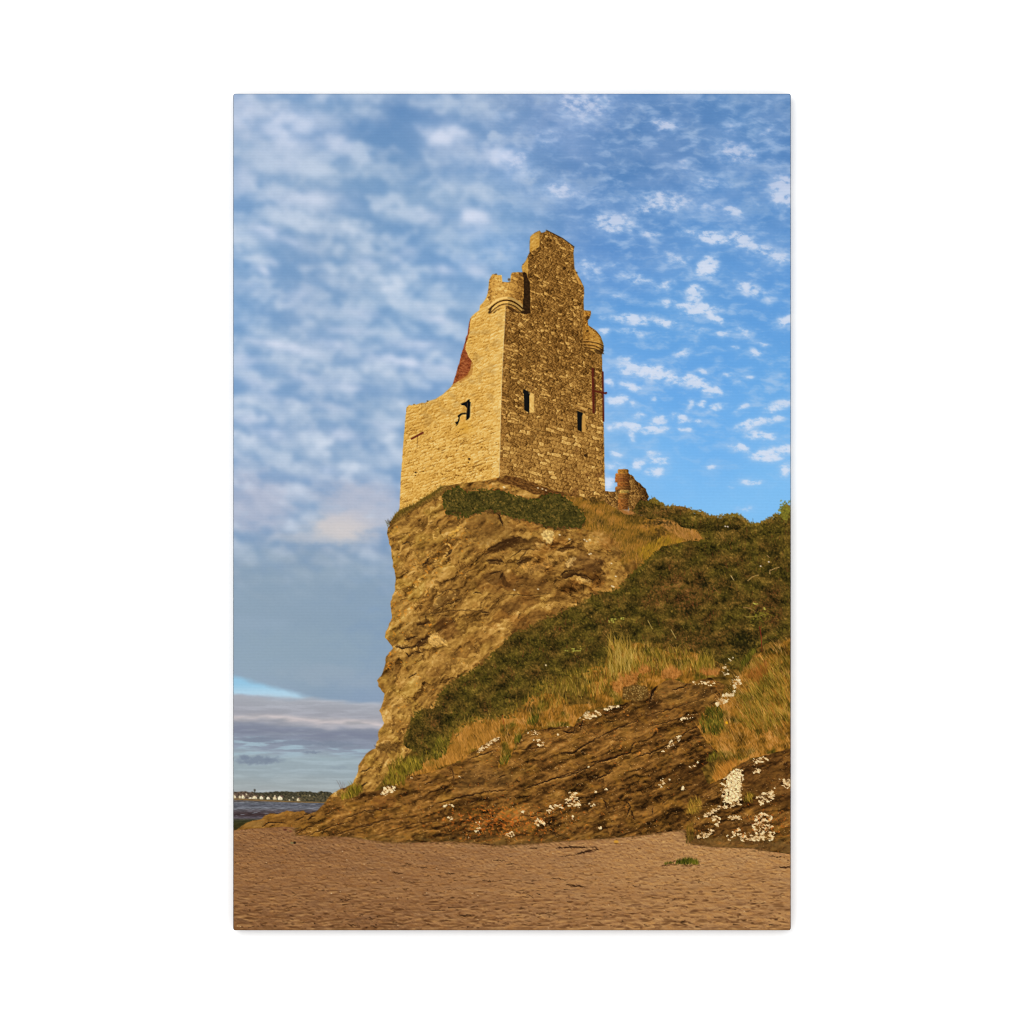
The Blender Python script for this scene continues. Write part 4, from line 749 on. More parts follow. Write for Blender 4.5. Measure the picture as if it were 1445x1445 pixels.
for p, a, c in [(D((820,700),(1010,720),(1000,840),(880,940),(760,900),(700,800)), .28, (66, 44, 20)), (D((340,790),(480,700),(530,690),(500,760),(380,800),(320,812)), .45, (158, 116, 54)), (D((640,960),(740,900),(760,940),(660,1010)), .35, (160, 116, 44)), (D((820,960),(910,905),(930,980),(840,1010)), .5, (168, 126, 46)),
    (D((600,380),(680,330),(700,420),(640,470),(600,460)), .35, (70, 48, 24)), (D((680,260),(880,250),(1010,300),(990,380),(760,380),(660,350)), .22, (160, 124, 62)), (D((820,1170),(980,1190),(1200,1190),(1430,1225),(1430,1160),(1000,1150),(860,1130)), .45, (122, 92, 50)),
    (Z(600,1000,6.568,(400,500),(640,560),(860,600),(700,760),(380,790),(240,800)), .25, (128, 100, 56)), (Z(480,960,4.014,(190,660),(320,650),(325,710),(200,720)), .4, (116, 74, 34)), (D((980,1060),(1300,1000),(1340,1100),(1150,1140),(1000,1120)), .3, (70, 48, 24)), (D((1130,720),(1280,690),(1420,640),(1430,960),(1240,980),(1150,930)), .33, (66, 42, 20))]:
    patch(p, rgb(*c), a, 5, 9, 1.0, None, [OUTCROP])
for p, w in [(D((120,650),(190,655),(260,610),(350,560)),4.2),(D((350,560),(450,510),(580,460)),2.2),(D((300,710),(390,690),(460,665),(520,650),(530,610),(550,590)),4.6),(D((0,825),(200,770),(380,690)),2.4),(D((320,805),(420,755)),2.6),(D((540,680),(640,650),(760,590),(860,520),(910,505)),2.6),(D((630,500),(800,460),(890,440)),1.5),(D((630,360),(650,300),(700,230)),6.0),(D((760,300),(860,262)),2.6),(D((840,245),(900,215),(960,205)),6.0),
    (D((500,1010),(520,960),(495,925)),3.0),(D((520,970),(545,1030)),2.6),(D((370,910),(390,980)),2.2),(D((610,440),(760,400),(960,330)),1.4),(D((240,520),(250,470)),3.6),(D((140,530),(200,540),(205,510)),3.4),(D((60,520),(190,500)),1.6),(D((700,940),(760,890)),1.5),(D((640,1000),(650,960)),2.0),
    (Z(600,1000,6.568,(100,880),(380,810),(560,770),(780,755)),2.6),(Z(600,1000,6.568,(680,640),(750,615)),2.4),(Z(600,1000,6.568,(920,740),(1160,660),(1340,600),(1445,560)),2.8),(Z(600,1000,6.568,(400,880),(490,830)),2.0),(Z(600,1000,6.568,(860,320),(895,255)),4.4),(Z(600,1000,6.568,(860,380),(1140,360)),1.2),(Z(600,1000,6.568,(640,380),(520,430),(400,470)),2.2),(Z(600,1000,6.568,(560,1130),(600,1060),(680,1040)),1.6),(Z(600,1000,6.568,(1185,1110),(1210,1180)),2.0),(Z(600,1000,6.568,(880,990),(1110,1000)),1.2),(Z(600,1000,6.568,(1120,990),(1180,880)),1.6),
    (Z(600,1000,6.568,(0,700),(160,640)),1.4),(Z(600,1000,6.568,(250,560),(270,690)),1.2),(Z(480,960,4.014,(110,610),(150,580)),3.4),(Z(480,960,4.014,(120,520),(190,490)),2.0),(Z(480,960,4.014,(0,790),(140,740),(330,720)),1.4),(Z(480,960,4.014,(60,850),(260,790),(440,770)),1.5),(Z(480,960,4.014,(200,880),(420,810),(560,800)),1.3),(Z(325,960,4.817,(440,1050),(520,1000),(640,960)),1.5),(Z(325,960,4.817,(520,1055),(700,990),(820,960)),1.4),(Z(325,960,4.817,(640,915),(690,890)),1.8),(Z(325,960,4.817,(700,1060),(860,1000),(1000,960)),1.3),(D((1050,800),(1100,770),(1250,690)),1.8),(D((880,960),(1040,940)),1.2)]:
    crack(p, w, (28, 18, 10), .85)
for k in range(420):
    x, y = 470 + rng.random() * 645, 1000 + rng.random() * 185
    if lab[int(y - PY0), int(x - PX0)] != OUTCROP: continue
    L = 2 + 9 * rng.random() ** 2; an = -.36 + .22 * rng.normal()
    e = (x + L * math.cos(an), y + L * math.sin(an))
    if rng.random() < .5: stroke([(x, y), e], .5 + .8 * rng.random(), .3, rgb(46, 30, 14), .6)
    else: stroke([(x, y), e], .5 + .7 * rng.random(), .3, rgb(176, 134, 66), .45)
# pale lichen and orange lichen
W1, W2 = rgb(240, 222, 172), rgb(216, 186, 126)
def lichen(pts, n, s=(.7, 1.6), a=.9, label=None):
    p = np.asarray(pts, float); m = 5
    sl = win(p[:, 0].min() - m, p[:, 1].min() - m, p[:, 0].max() + m, p[:, 1].max() + m); x, y = GX[sl], GY[sl]
    if x.size == 0: return
    c, s2 = cover(pts)
    if c is None: return
    f = np.zeros(x.shape, np.float32)
    f[s2[0].start - sl[0].start:s2[0].stop - sl[0].start, s2[1].start - sl[1].start:s2[1].stop - sl[1].start] = c
    area = max(f.sum(), 1); f = blur(f, 1); dens = min(1., n * 3.2 / area)
    n1 = fbm(x / 6.5, y / 4.2, 5, 705, .6); n2 = fbm(x / 2.6, y / 2.2, 3, 706, .6)
    q_ = f * (.42 + .42 * dens) + (1.35 * n1 + .22 * n2) * sstep(.02, .3, f)
    al = sstep(.44, .70, q_)
    blend(sl, lerp(rgb(176, 138, 78), W1, np.clip(.62 + .7 * n2 + .8 * n1, 0, 1)[..., None]), al * a * np.clip(.75 + .6 * n1, .35, 1), label)
patch(D((1085,765),(1120,750),(1150,760),(1152,800),(1140,860),(1142,920),(1100,930),(1060,940),(1050,920),(1070,870),(1060,820)), lambda x, y: rgb(222, 198, 144) * (1 + .8 * fbm(x / 3.4, y / 3, 4, 700, .65))[..., None], .95, 2, 5, 2.0)
lichen(D((1030,810),(1100,740),(1160,745),(1160,830),(1145,940),(1050,950),(1030,880)), 70)
lichen(D((890,1030),(1000,960),(1130,930),(1160,940),(1040,970),(960,1010)), 110, (.6, 1.2))
for pts, n in [(D((900,1120),(960,1080),(1010,1090),(980,1120),(900,1140)),45),(D((980,1000),(1030,1020),(1020,1070),(990,1050)),34),(D((1075,1010),(1150,1010),(1150,1040),(1080,1030)),30),(D((1230,900),(1340,850),(1340,910),(1250,950)),60),(D((1210,1060),(1240,990),(1320,1000),(1330,1080),(1230,1110)),90),(D((1120,1110),(1340,1100),(1340,1145),(1150,1150)),130),(D((1205,690),(1300,670),(1300,700),(1220,720)),34),(D((1210,745),(1260,740),(1260,768),(1220,768)),16),(D((1360,800),(1430,800),(1430,850),(1390,850)),30),(D((1060,1130),(1140,1070),(1150,1080),(1080,1150)),18),
    (D((225,450),(260,420),(340,410),(355,435),(300,455),(235,470)),60),(D((370,400),(460,370),(465,385),(380,412)),34),(D((1000,370),(1060,310),(1120,300),(1090,350),(1010,390)),80),(D((1080,250),(1150,200),(1150,280),(1090,290)),26),(D((800,460),(870,430),(880,445),(810,475)),12),(D((690,640),(770,570),(820,545),(800,580),(710,645)),22),(D((680,840),(700,800),(750,795),(730,815),(690,850)),14),(D((850,730),(905,700),(910,715),(860,748)),10),(D((805,845),(825,840),(825,860),(808,860)),7),
    (D((40,980),(60,955),(130,940),(140,965),(90,965),(50,1000)),30),(D((145,935),(180,870),(220,880),(220,900),(240,930),(235,970),(160,950)),50),(D((285,935),(320,930),(320,950),(290,950)),12),(D((0,1030),(45,1045),(40,1060),(0,1060)),20),(D((330,1072),(355,1068),(355,1082),(335,1084)),8),(D((370,860),(395,855),(390,868)),5),(D((310,870),(330,870),(330,880),(312,880)),4),(D((185,1010),(205,1005),(210,1030),(190,1030)),5),(D((870,245),(1000,250),(1000,270),(880,262)),18),(D((1040,150),(1060,150),(1075,185),(1050,185)),8),(D((1285,115),(1305,115),(1305,128),(1288,128)),4),(D((1075,105),(1100,105),(1100,125),(1080,125)),5),
    (Z(480,960,4.014,(760,400),(830,350),(900,310),(905,325),(840,375),(790,405)),70),(Z(480,960,4.014,(230,640),(250,605),(310,600),(310,630),(270,650),(240,650)),46),(Z(480,960,4.014,(930,870),(985,858),(985,882),(940,886)),18),(Z(480,960,4.014,(1100,800),(1120,780),(1168,800),(1165,822),(1110,824)),30),(Z(480,960,4.014,(1025,742),(1050,742),(1048,752),(1028,752)),6),(Z(480,960,4.014,(575,715),(640,700),(650,712),(590,722)),10),(Z(480,960,4.014,(600,780),(640,772),(640,785),(602,790)),8),(Z(480,960,4.014,(1050,300),(1120,280),(1130,300),(1090,310)),12),(Z(480,960,4.014,(1090,330),(1150,335),(1160,370),(1130,375)),10)]:
    lichen(pts, n)
for x, y, r in [(790,770,1.4),(780,812,2.6),(782,840,3),(800,862,2.4),(765,855,1.6),(726,846,1.7),(727,882,1.8),(970,710,2.2),(1290,262,1.3),(1236,310,1.5),(1408,490,1.2),(405,552,1.4),(678,542,1.6),(505,630,1),(755,785,1.2)]:
    x, y = Z(480,960,4.014,(x, y))[0]; lichen([(x - r, y - r * .8), (x + r, y - r), (x + r * 1.1, y + r * .7), (x - r * .8, y + r)], int(6 * r * r + 3))
for x, y, r in [(42,155,1.1),(110,548,1.4),(640,212,1.2),(165,503,1),(285,730,1),(818,850,2),(1175,573,1),(880,222,1.2)]: dab(*D((x, y))[0], r, r, 0, W1, .9)
for k in range(380):
    x, y = rng.uniform(560, 1114), rng.uniform(985, 1185)
    if lab[int(y - PY0), int(x - PX0)] == OUTCROP and float(noise(x / 24, y / 16, 710)) > .06: dab(x, y, .5 + .5 * rng.random(), .5, 0, lerp(W2, rgb(190, 146, 80), rng.random()), .55)
for k in range(200):
    x, y = (rng.normal(712, 50), rng.normal(1158, 15)) if rng.random() < .75 else (rng.normal(1080, 26), rng.normal(1165, 12))
    if 330 < x < 1114 and y < 1186 and lab[int(y - PY0), int(x - PX0)] == OUTCROP: patch([(x - 2, y - 1), (x + 1, y - 1.6), (x + 2.4, y + .4), (x, y + 1.4)], lerp(rgb(190, 98, 28), rgb(212, 140, 52), rng.random()), .6, 1, 2.5, 1.4)
for x, y, r in [(655,525,3.6),(570,655,3),(465,620,2.4),(505,440,1.8),(485,420,1.4)]:
    for j in range(8): dab(*(np.array(D((x, y))[0]) + rng.normal(0, r * .5, 2)), r * .35, r * .3, 0, rgb(200, 130, 50), .5)

# ---- grass between the shrubs and the outcrop -------------------------------------------------------------------------------
OC = [(0, (84, 60, 20)), (.3, (132, 98, 32)), (.55, (164, 116, 42)), (.8, (188, 136, 60)), (1, (212, 162, 88))]
YC = [(0, (70, 64, 14)), (.35, (112, 98, 26)), (.65, (156, 130, 40)), (1, (190, 158, 66))]
GN = [(0, (40, 42, 10)), (.4, (70, 72, 18)), (.75, (104, 100, 28)), (1, (146, 132, 44))]
g1 = Z(480,960,4.014,(370,560),(420,500),(520,440),(600,370),(640,280),(760,210),(860,230),(980,160),(1110,80),(1230,60),(1300,150),(1440,140)) + D((240,190),(380,160),(400,20),(560,40),(760,70),(900,90),(1000,150),(1060,190),(1000,225),(830,235),(700,232),(630,290),(560,350),(460,375),(340,400),(230,450),(200,500),(0,510)) + Z(480,960,4.014,(1200,265),(1060,285),(1000,330),(990,390),(940,470),(900,500),(900,400),(905,320),(760,395),(700,445),(600,485),(470,530))
def meadow(x, y):
    g = .46 + .7 * fbm(x / 22, y / 14, 3, 730) + .4 * fbm((x + y * .4) / 2.2, y / 6, 2, 733) + .1 * sstep(960, 1040, y)
    c = ramp(g, [(0, (60, 42, 12)), (.3, (112, 80, 24)), (.6, (158, 110, 36)), (.9, (186, 132, 58))])
    return lerp(c, ramp(g, [(0, (36, 36, 10)), (.5, (84, 78, 22)), (1, (140, 120, 40))]), (sstep(.0, .45, fbm(x / 26, y / 22, 3, 736) + .15 * sstep(960, 920, y)) * .75)[..., None])
fill(rough(rough(g1, 5, 13, 52), 2.5, 4, 53), meadow, GRASS)
blades(g1, 1700, OC, (6, 13), -.15, 1.0, .55)
blades(D((0,280),(180,205),(380,165),(400,20),(900,90),(1000,150),(1000,200),(600,220),(400,320),(0,420)), 1000, YC, (7, 17), -.12, 1.0, .62)
blades(D((390,110),(400,20),(500,40),(560,110),(540,200),(400,220)), 160, [(0, (150, 124, 40)), (1, (204, 174, 88))], (14, 24), -.12, .9, .75)
blades(D((860,160),(980,110),(1000,160),(900,190)), 90, YC, (8, 16), 0, 1, .7)
blades(Z(480,960,4.014,(600,440),(700,300),(900,240),(880,330),(740,400),(620,480)), 600, [(0, (140, 98, 30)), (1, (204, 146, 64))], (7, 13), -.3, 1, .55)
blades(Z(480,960,4.014,(380,545),(560,480),(700,440),(640,470),(480,530)), 200, [(0, (160, 110, 36)), (1, (206, 150, 68))], (5, 9), -.4, 1, .55)
for pts, n in [(Z(480,960,4.014,(350,520),(400,440),(470,440),(470,500),(380,540)),200),(Z(480,960,4.014,(520,420),(560,330),(640,300),(600,420),(540,460)),240),(Z(480,960,4.014,(1050,250),(1090,200),(1130,210),(1110,260)),90),(Z(480,960,4.014,(985,360),(1000,320),(1030,310),(1020,350)),60),(Z(480,960,4.014,(900,480),(930,430),(970,430),(940,480)),60)]:
    blades(pts, n, GN, (4, 9), -.2, 1, .7)
for pts, n in [(D((410,270),(470,220),(560,190),(560,260),(440,310)),150),(D((560,200),(590,150),(650,180),(600,210)),60),(D((690,200),(760,160),(820,200),(780,232),(700,230)),200),(D((910,190),(1030,185),(1020,215),(940,210)),110)]:
    patch(pts, lambda x, y: ramp(.5 + .8 * fbm(x / 4, y / 3, 3, 740), [(0, (112, 68, 24)), (.5, (172, 110, 46)), (1, (206, 146, 76))]), .75, 3, 6, 1.2, GRASS)
    blades(pts, n, [(0, (150, 92, 34)), (1, (208, 146, 72))], (3, 8), -.2, .9, .5)
fill(rough(D((470,350),(480,280),(560,262),(620,280),(625,340),(560,362)), 1.6, 3, 55), lambda x, y: ramp(.42 + .5 * fbm(x / 3, y / 3, 3, 745), [(0, (56, 40, 16)), (.5, (106, 78, 34)), (1, (150, 116, 56))]), GRASS, .9)
for (x, y) in inside(D((480,340),(490,285),(560,268),(615,285),(615,335),(560,355)), 90): dab(x, y, .6, .5, 0, rgb(198, 168, 92), .7)
stroke(Z(480,960,4.014,(1290 - 370, 200),(1300 - 365, 290)), 1, .6, rgb(140, 56, 30), .7); stroke(Z(480,960,4.014,(300,480),(330,560)), 1, .7, rgb(136, 66, 30), .8)
for k in range(700):                                                   # leaves and stems where the shrubs meet the grass
    B_ = Z(480,960,4.014,(370,520),(470,440),(560,400),(620,290),(760,215),(930,200),(1000,150),(1100,80)) + D((0,280),(180,200),(380,160))
    i = rng.integers(len(B_) - 1); t = rng.random(); x, y = lerp(B_[i][0], B_[i + 1][0], t) + rng.normal(0, 4), lerp(B_[i][1], B_[i + 1][1], t) + rng.normal(0, 4)
    if rng.random() < .55: dab(x, y, 1.7, 1, rng.random() * 3, shrubcol(x, y, .1 + .4 * rng.normal()), .75)
    else: stroke([(x, y + 2), (x + rng.normal(-.5, 1.4), y - 3 - 3 * rng.random())], .9, .3, ramp(min(max(.5 + .3 * rng.normal(), 0), 1), YC), .6)
# right hand grass bank
g2 = D((1430,0),(1430,625),(1250,668),(1130,718),(1040,800),(965,830),(985,790),(1000,740),(1030,662),(960,600),(900,505),(930,430),(1005,390),(1060,300),(1085,270),(1160,190),(1200,130),(1260,80))
g2 = [(1118 if x > 1114 else x, y) for x, y in g2]
fill(rough(g2, 2.2, 4, 56), meadow, GRASS)
blades(g2, 1500, OC, (6, 14), -.55, 1, .55)
blades(D((1180,330),(1260,180),(1430,110),(1430,480),(1250,560),(1120,480)), 750, YC, (8, 18), -.6, 1, .55)
blades(D((1180,230),(1220,170),(1300,140),(1320,180),(1240,260)), 200, [(0, (124, 72, 24)), (1, (178, 114, 48))], (5, 10), -.4, .9, .45)
blades(D((910,490),(960,400),(1040,400),(1050,500),(1020,560),(940,550)), 420, GN, (4, 8), -.2, 1, .75)
blades(D((990,820),(1040,740),(1130,690),(1120,730),(1040,800)), 200, [(0, (150, 96, 28)), (1, (196, 136, 54))], (5, 10), -.6, 1, .65)
blades(D((940,700),(1000,650),(1030,670),(980,710)), 80, GN, (3, 7), -.3, 1, .6)
blades(D((1140,200),(1180,150),(1240,80),(1210,70),(1150,150)), 140, GN, (4, 9), -.1, 1, .65)
for x, y, r in [(1065,480,1.7),(1068,484,1.2)]: dab(*D((x, y))[0], r, r, 0, rgb(226, 172, 36), .9)
blades(D((1165,930),(1185,890),(1230,890),(1210,935)), 50, YC, (4, 8), -.4, 1, .7, OUTCROP); blades(D((840,1000),(860,920),(920,910),(930,970),(900,1010)), 120, YC, (4, 9), -.3, 1, .45, OUTCROP)
lichen(D((1000,370),(1060,310),(1120,300),(1090,350),(1010,390)), 90, (.6, 1.3)); lichen(D((1110,240),(1140,205),(1150,260),(1100,290)), 22, (.6, 1.2)); lichen(D((1035,180),(1080,190),(1070,215),(1045,212)), 10); lichen(D((1078,105),(1100,106),(1096,128),(1080,125)), 8)
# tufts at the foot of the crag
for pts, n in [(Z(480,960,4.014,(0,680),(60,610),(120,600),(130,640),(60,670)),170),(Z(480,960,4.014,(240,600),(290,480),(340,440),(440,450),(470,500),(370,540),(370,600),(310,600)),420)]:
    blades(pts, n, [(0, (70, 62, 14)), (.5, (116, 106, 26)), (1, (172, 146, 48))], (4, 10), -.25, 1, .75, GRASS)
for k, (ex, ey) in enumerate([(475, 1101), (479.5, 1102), (484, 1103), (487, 1106)]): stroke([(481 + k, 1113), ((481 + k + ex) / 2 + .6, (1113 + ey) / 2), (ex, ey)], .8, .5, rgb(104, 84, 76), .75)
patch(Z(480,960,4.014,(200,370),(270,345),(340,360),(345,390),(280,410),(200,400)), lambda x, y: ramp(.4 + .6 * fbm(x / 3, y / 3, 3, 750), [(0, (56, 36, 14)), (.5, (104, 74, 34)), (1, (136, 104, 50))]), .7, 3, 5, 1.1)
lichen(Z(325,960,4.817,(680,790),(700,765),(740,755),(730,770),(690,795)), 30, (.8, 1.5), .9)
lichen(Z(480,960,4.014,(232,640),(250,605),(310,600),(310,630),(270,650),(240,650)), 50, (.7, 1.4), .9)

# ---- low rocks on the left, beach ----------------------------------------------------------------------------------------------
rockp = Z(325,1090,9.633,(60,790),(130,750),(230,680),(330,655),(430,630),(470,590),(545,552),(640,570),(770,515),(880,540),(1000,515),(1020,550),(1060,560),(1160,540),(1200,500),(1240,460),(1300,600),(1100,700),(1000,740),(880,760),(700,790),(420,770),(200,800))
def lowrock(x, y):
    t = .45 + .14 * slope(2.5 * ridge((x - y * .3) / 18, (y + x * .3) / 4, 3, 760) + 1.6 * fbm(x / 5, y / 3, 3, 763), .4, .8) + .15 * fbm(x / 14, y / 6, 3, 766)
    return ramp(t, [(0, (40, 28, 14)), (.25, (84, 60, 26)), (.5, (124, 92, 40)), (.75, (158, 124, 60)), (1, (190, 160, 92))])
fill(rough(rockp, .8, 3, 58), lambda x, y: lerp(lowrock(x, y), strata(x, y) * 1.12, .6), ROCK)
for p, w in [(Z(325,1090,9.633,(440,740),(520,680),(640,680),(760,690)),2.6),(Z(325,1090,9.633,(880,660),(1000,600)),2.4),(Z(325,1090,9.633,(1060,640),(1110,600),(1150,590)),3.6),(Z(325,1090,9.633,(540,740),(600,715)),2.2),(Z(325,1090,9.633,(1010,570),(1080,560)),2.4),(Z(325,1090,9.633,(270,770),(360,765)),1.0)]:
    crack(p, w, (34, 24, 14), .85, .6)
fill(rough(Z(325,1090,9.633,(160,745),(260,680),(420,650),(480,640),(430,740),(330,745)), .8, 3, 59), rgb(140, 114, 62), None, .45)
beach = [(325, 1172.5), (345, 1170.5), (372, 1168.6), (400, 1166.5), (416, 1168), (417, 1178)] + [(441, 1181), (470, 1180.3), (495, 1181), (524, 1186), (553, 1189), (580, 1189), (625, 1188.4), (654, 1189), (680, 1191), (699, 1193.5), (720, 1192.5), (742, 1191), (760, 1190), (800, 1187), (847, 1184), (889, 1181), (915, 1177.5), (934, 1175), (966, 1171.5), (968, 1183), (975, 1191), (1009, 1195.5), (1059, 1197), (1090, 1202), (1120, 1206), (1120, 1316), (325, 1316)]
def sand(x, y):
    near = sstep(1180, 1300, y)
    def two(f, sx, sy, sd, o=5, g=.62): return lerp(f(x / sx, y / sy, o, sd, g), f(x / (2.1 * sx), y / (2.1 * sy), o, sd + 40, g), near)
    n1 = two(fbm, 60, 9, 780, 4); n2 = two(fbm, 16, 4, 784, 4); n3 = fbm(x / 1.9, y / 1.3, 3, 788, .7)
    h = two(fbm, 6.0, 3.0, 790, 4, .52) + .12 * n3
    s = np.clip(unit(slope(h, .45, -.9)), -2.8, 2.6)
    pit = sstep(.10, .46, two(fbm, 6.0, 2.3, 792, 4, .6)) * sstep(-.3, .35, n2 + .5 * n1)
    rt = sstep(400, 1080, x)
    base = .465 + .15 * rt + .05 * sstep(1290, 1200, y) * rt - .05 * sstep(1240, 1310, y) * (1 - rt)
    t = base + .10 * n1 + .09 * n2 + .05 * n3 + .036 * s - .25 * pit
    c = ramp(t, [(0, (56, 36, 22)), (.22, (100, 68, 44)), (.42, (138, 97, 65)), (.58, (164, 120, 80)), (.75, (194, 148, 98)), (1, (230, 186, 130))])
    mauve = sstep(.0, .45, fbm(x / 60, y / 12, 3, 795)) * .32
    c = lerp(c, c * rgb(236, 246, 274), mauve[..., None])
    return lerp(c, c * rgb(258, 248, 222), (sstep(.0, .4, fbm(x / 14, y / 4.0, 4, 798, .6)) * .6)[..., None])
fill(rough(beach[:-3], .7, 3, 60, False) + beach[-3:], sand, BEACH)
sh = cover(beach)
for i in range(5, 29):                                                 # a soft damp line where rock meets sand
    stroke([beach[i], beach[i + 1]], 1.8, 1.8, rgb(84, 62, 38), .35)
for k in range(2300):                                                  # footprints, wrack and pebbles
    x = rng.uniform(330, 1115); y = 1186 + 126 * rng.random() ** .8
    if y < np.interp(x, [330, 415, 520, 700, 850, 966, 1115], [1176, 1180, 1190, 1196, 1188, 1194, 1208]): continue
    s = (y - 1128) / 120; L = (1.2 + 5.4 * rng.random() ** 2) * s; r_ = rng.random(); tl = .10 * rng.normal()
    if r_ < .60: dab(x, y, L, (.55 + .75 * rng.random()) * s, tl, lerp(rgb(84, 52, 30), rgb(116, 78, 48), rng.random()), .35 + .3 * rng.random()); dab(x + .6, y + 1.5 * s, L * .9, .6 * s, tl, rgb(210, 162, 106), .24)
    elif r_ < .985: dab(x, y, L * 1.3, .6 * s, tl, lerp(rgb(196, 146, 94), rgb(212, 164, 110), rng.random()), .26)
    else: dab(x, y, .7, .6, 0, rgb(232, 200, 160), .7)
for k in range(90):
    x = rng.uniform(330, 1115); y = rng.uniform(1195, 1310); s = (y - 1128) / 120
    if y > 1210 or x < 960: stroke([(x, y), (x + (2 + 6 * rng.random()) * s, y + rng.normal(0, .8))], .6 + .9 * s * rng.random(), .4, rgb(52, 32, 18), .75)
for k in range(420):
    i = rng.integers(4, len(beach) - 4); t = rng.random(); x, y = lerp(beach[i][0], beach[i + 1][0], t) + rng.normal(0, 1.5), lerp(beach[i][1], beach[i + 1][1], t) + rng.normal(.6, 1.3)
    dab(x, y, .8 + 1.8 * rng.random(), .5 + .5 * rng.random(), rng.normal(0, .3), lerp(rgb(78, 56, 30), rgb(158, 116, 68), rng.random()), .6)
for k in range(260):
    x = rng.uniform(330, 1115); y = 1196 + 114 * rng.random() ** .75
    if y < np.interp(x, [330, 415, 520, 700, 850, 966, 1115], [1180, 1186, 1198, 1204, 1196, 1202, 1216]): continue
    q_ = (y - 1128) / 120; L = (3 + 5 * rng.random()) * q_; hh = (.9 + .8 * rng.random()) * q_
    dab(x, y, L, hh, .08 * rng.normal(), rgb(108, 72, 46), .16 + .2 * rng.random()); dab(x + .8, y + hh * 1.5, L * .9, hh * .7, .05 * rng.normal(), rgb(216, 168, 110), .10 + .2 * rng.random())
for k in range(330):
    x = rng.uniform(330, 1115); y = 1200 + 110 * rng.random()
    if float(noise(x / 70, y / 26, 820)) < -.12: continue
    q_ = (y - 1128) / 120; dab(x, y, (.8 + 2.6 * rng.random() ** 2) * q_, (.4 + .4 * rng.random()) * q_, .2 * rng.normal(), lerp(rgb(50, 32, 18), rgb(88, 58, 34), rng.random()), .5 + .35 * rng.random())
def wrack(pts, w, n, label=WEED):
    P = rough(pts, 1.0, 2.2, 61, False) + [pts[-1]]
    for i, (x, y) in enumerate(P):
        f = math.sin(math.pi * (i + .6) / (len(P) + .2)) ** .5
        if rng.random() < .86: dab(x, y, w * f * (.5 + .7 * rng.random()), w * f * (.16 + .22 * rng.random()), .35 * rng.normal(), lerp(rgb(38, 24, 14), rgb(74, 46, 26), rng.random()), .88, label)
    for k in range(n):
        i = rng.integers(len(P)); stroke([P[i], (P[i][0] + rng.normal(0, 3), P[i][1] + rng.normal(0, .9))], .8, .4, rgb(58, 36, 20), .75, label)
wrack(D((100,1190),(180,1185),(270,1190)), 3.2, 16); wrack(D((215,1228),(270,1210),(350,1195)), 3.8, 16, WEED + 100); wrack(D((130,1238),(200,1232)), 1.2, 4, None); wrack(D((240,1185),(330,1186)), 1.6, 5, None)
wrack(D((1305,1238),(1390,1242)), 2.4, 8, None); wrack(D((1370,1300),(1425,1298)), 3.2, 8, None); wrack(D((150,1395),(260,1412)), 2.0, 6, None); wrack(D((75,1362),(150,1370)), 1.4, 4, None); wrack(D((700,1290),(740,1290)), 1.8, 4, None)
wrack(Z(480,960,4.014,(0,1240),(40,1245),(70,1238)), 2.6, 6, None); wrack(Z(480,960,4.014,(870,1022),(930,1020)), 1.8, 5, None); wrack(Z(480,960,4.014,(800,928),(870,932)), 2.2, 5, None); wrack(Z(480,960,4.014,(600,1092),(650,1094)), 2.0, 4, None); wrack(Z(480,960,4.014,(810,1135),(860,1138)), 2.0, 4, None); wrack(Z(480,960,4.014,(1280,1160),(1380,1170)), 2.2, 6, None); wrack(Z(480,960,4.014,(1040,1195),(1090,1230)), 1.8, 4, None)
for p in [((370,1040),(410,1042)),((440,1060),(490,1062)),((300,1092),(350,1094)),((950,1042),(990,1040)),((1085,950),(1120,948)),((680,1330),(750,1335)),((60,1385),(110,1390)),((300,1370),(340,1376)),((520,1300),(590,1302)),((180,1390),(210,1400))]:
    wrack(Z(480,960,4.014,*p), 1.7, 4, None)
blades(D((775,1285),(785,1262),(830,1250),(900,1262),(915,1285)), 230, [(0, (34, 40, 10)), (.5, (74, 78, 18)), (1, (116, 108, 30))], (2, 5), .1, 1, .85, TUFT)
blades(D((710,1276),(770,1270),(765,1280),(715,1284)), 50, [(0, (60, 60, 18)), (1, (104, 96, 34))], (1, 3), .1, .9, .7, TUFT)
for k in range(16): dab(*(np.array(D((850, 1289))[0]) + rng.normal(0, 1, 2) * (11, .7)), 2, .6, 0, rgb(70, 48, 26), .5)
blades(D((835,1170),(840,1060),(880,1050),(880,1150)), 110, [(0, (70, 60, 18)), (1, (146, 116, 42))], (3, 7), -.1, .9, .6, OUTCROP)
dab(*D((440,1155))[0], 3.4, 2.2, 0, rgb(206, 150, 56), .85); dab(*D((440,1165))[0], 3, 1, 0, rgb(110, 72, 34), .7); dab(*D((708,1157))[0], 1.6, 1, 0, rgb(214, 170, 110), .8)
dab(*Z(325,960,4.817,(420,1105))[0], 2.6, 1.6, 0, rgb(128, 112, 74), .9); dab(*Z(325,960,4.817,(438,1104))[0], 2.0, 1.8, 0, rgb(44, 32, 22), .9); dab(*Z(325,1090,9.633,(745,780))[0], 2.6, 1.4, 0, rgb(84, 44, 36), .8); dab(*Z(325,1090,9.633,(820,800))[0], 2, 1.2, 0, rgb(120, 66, 52), .7)
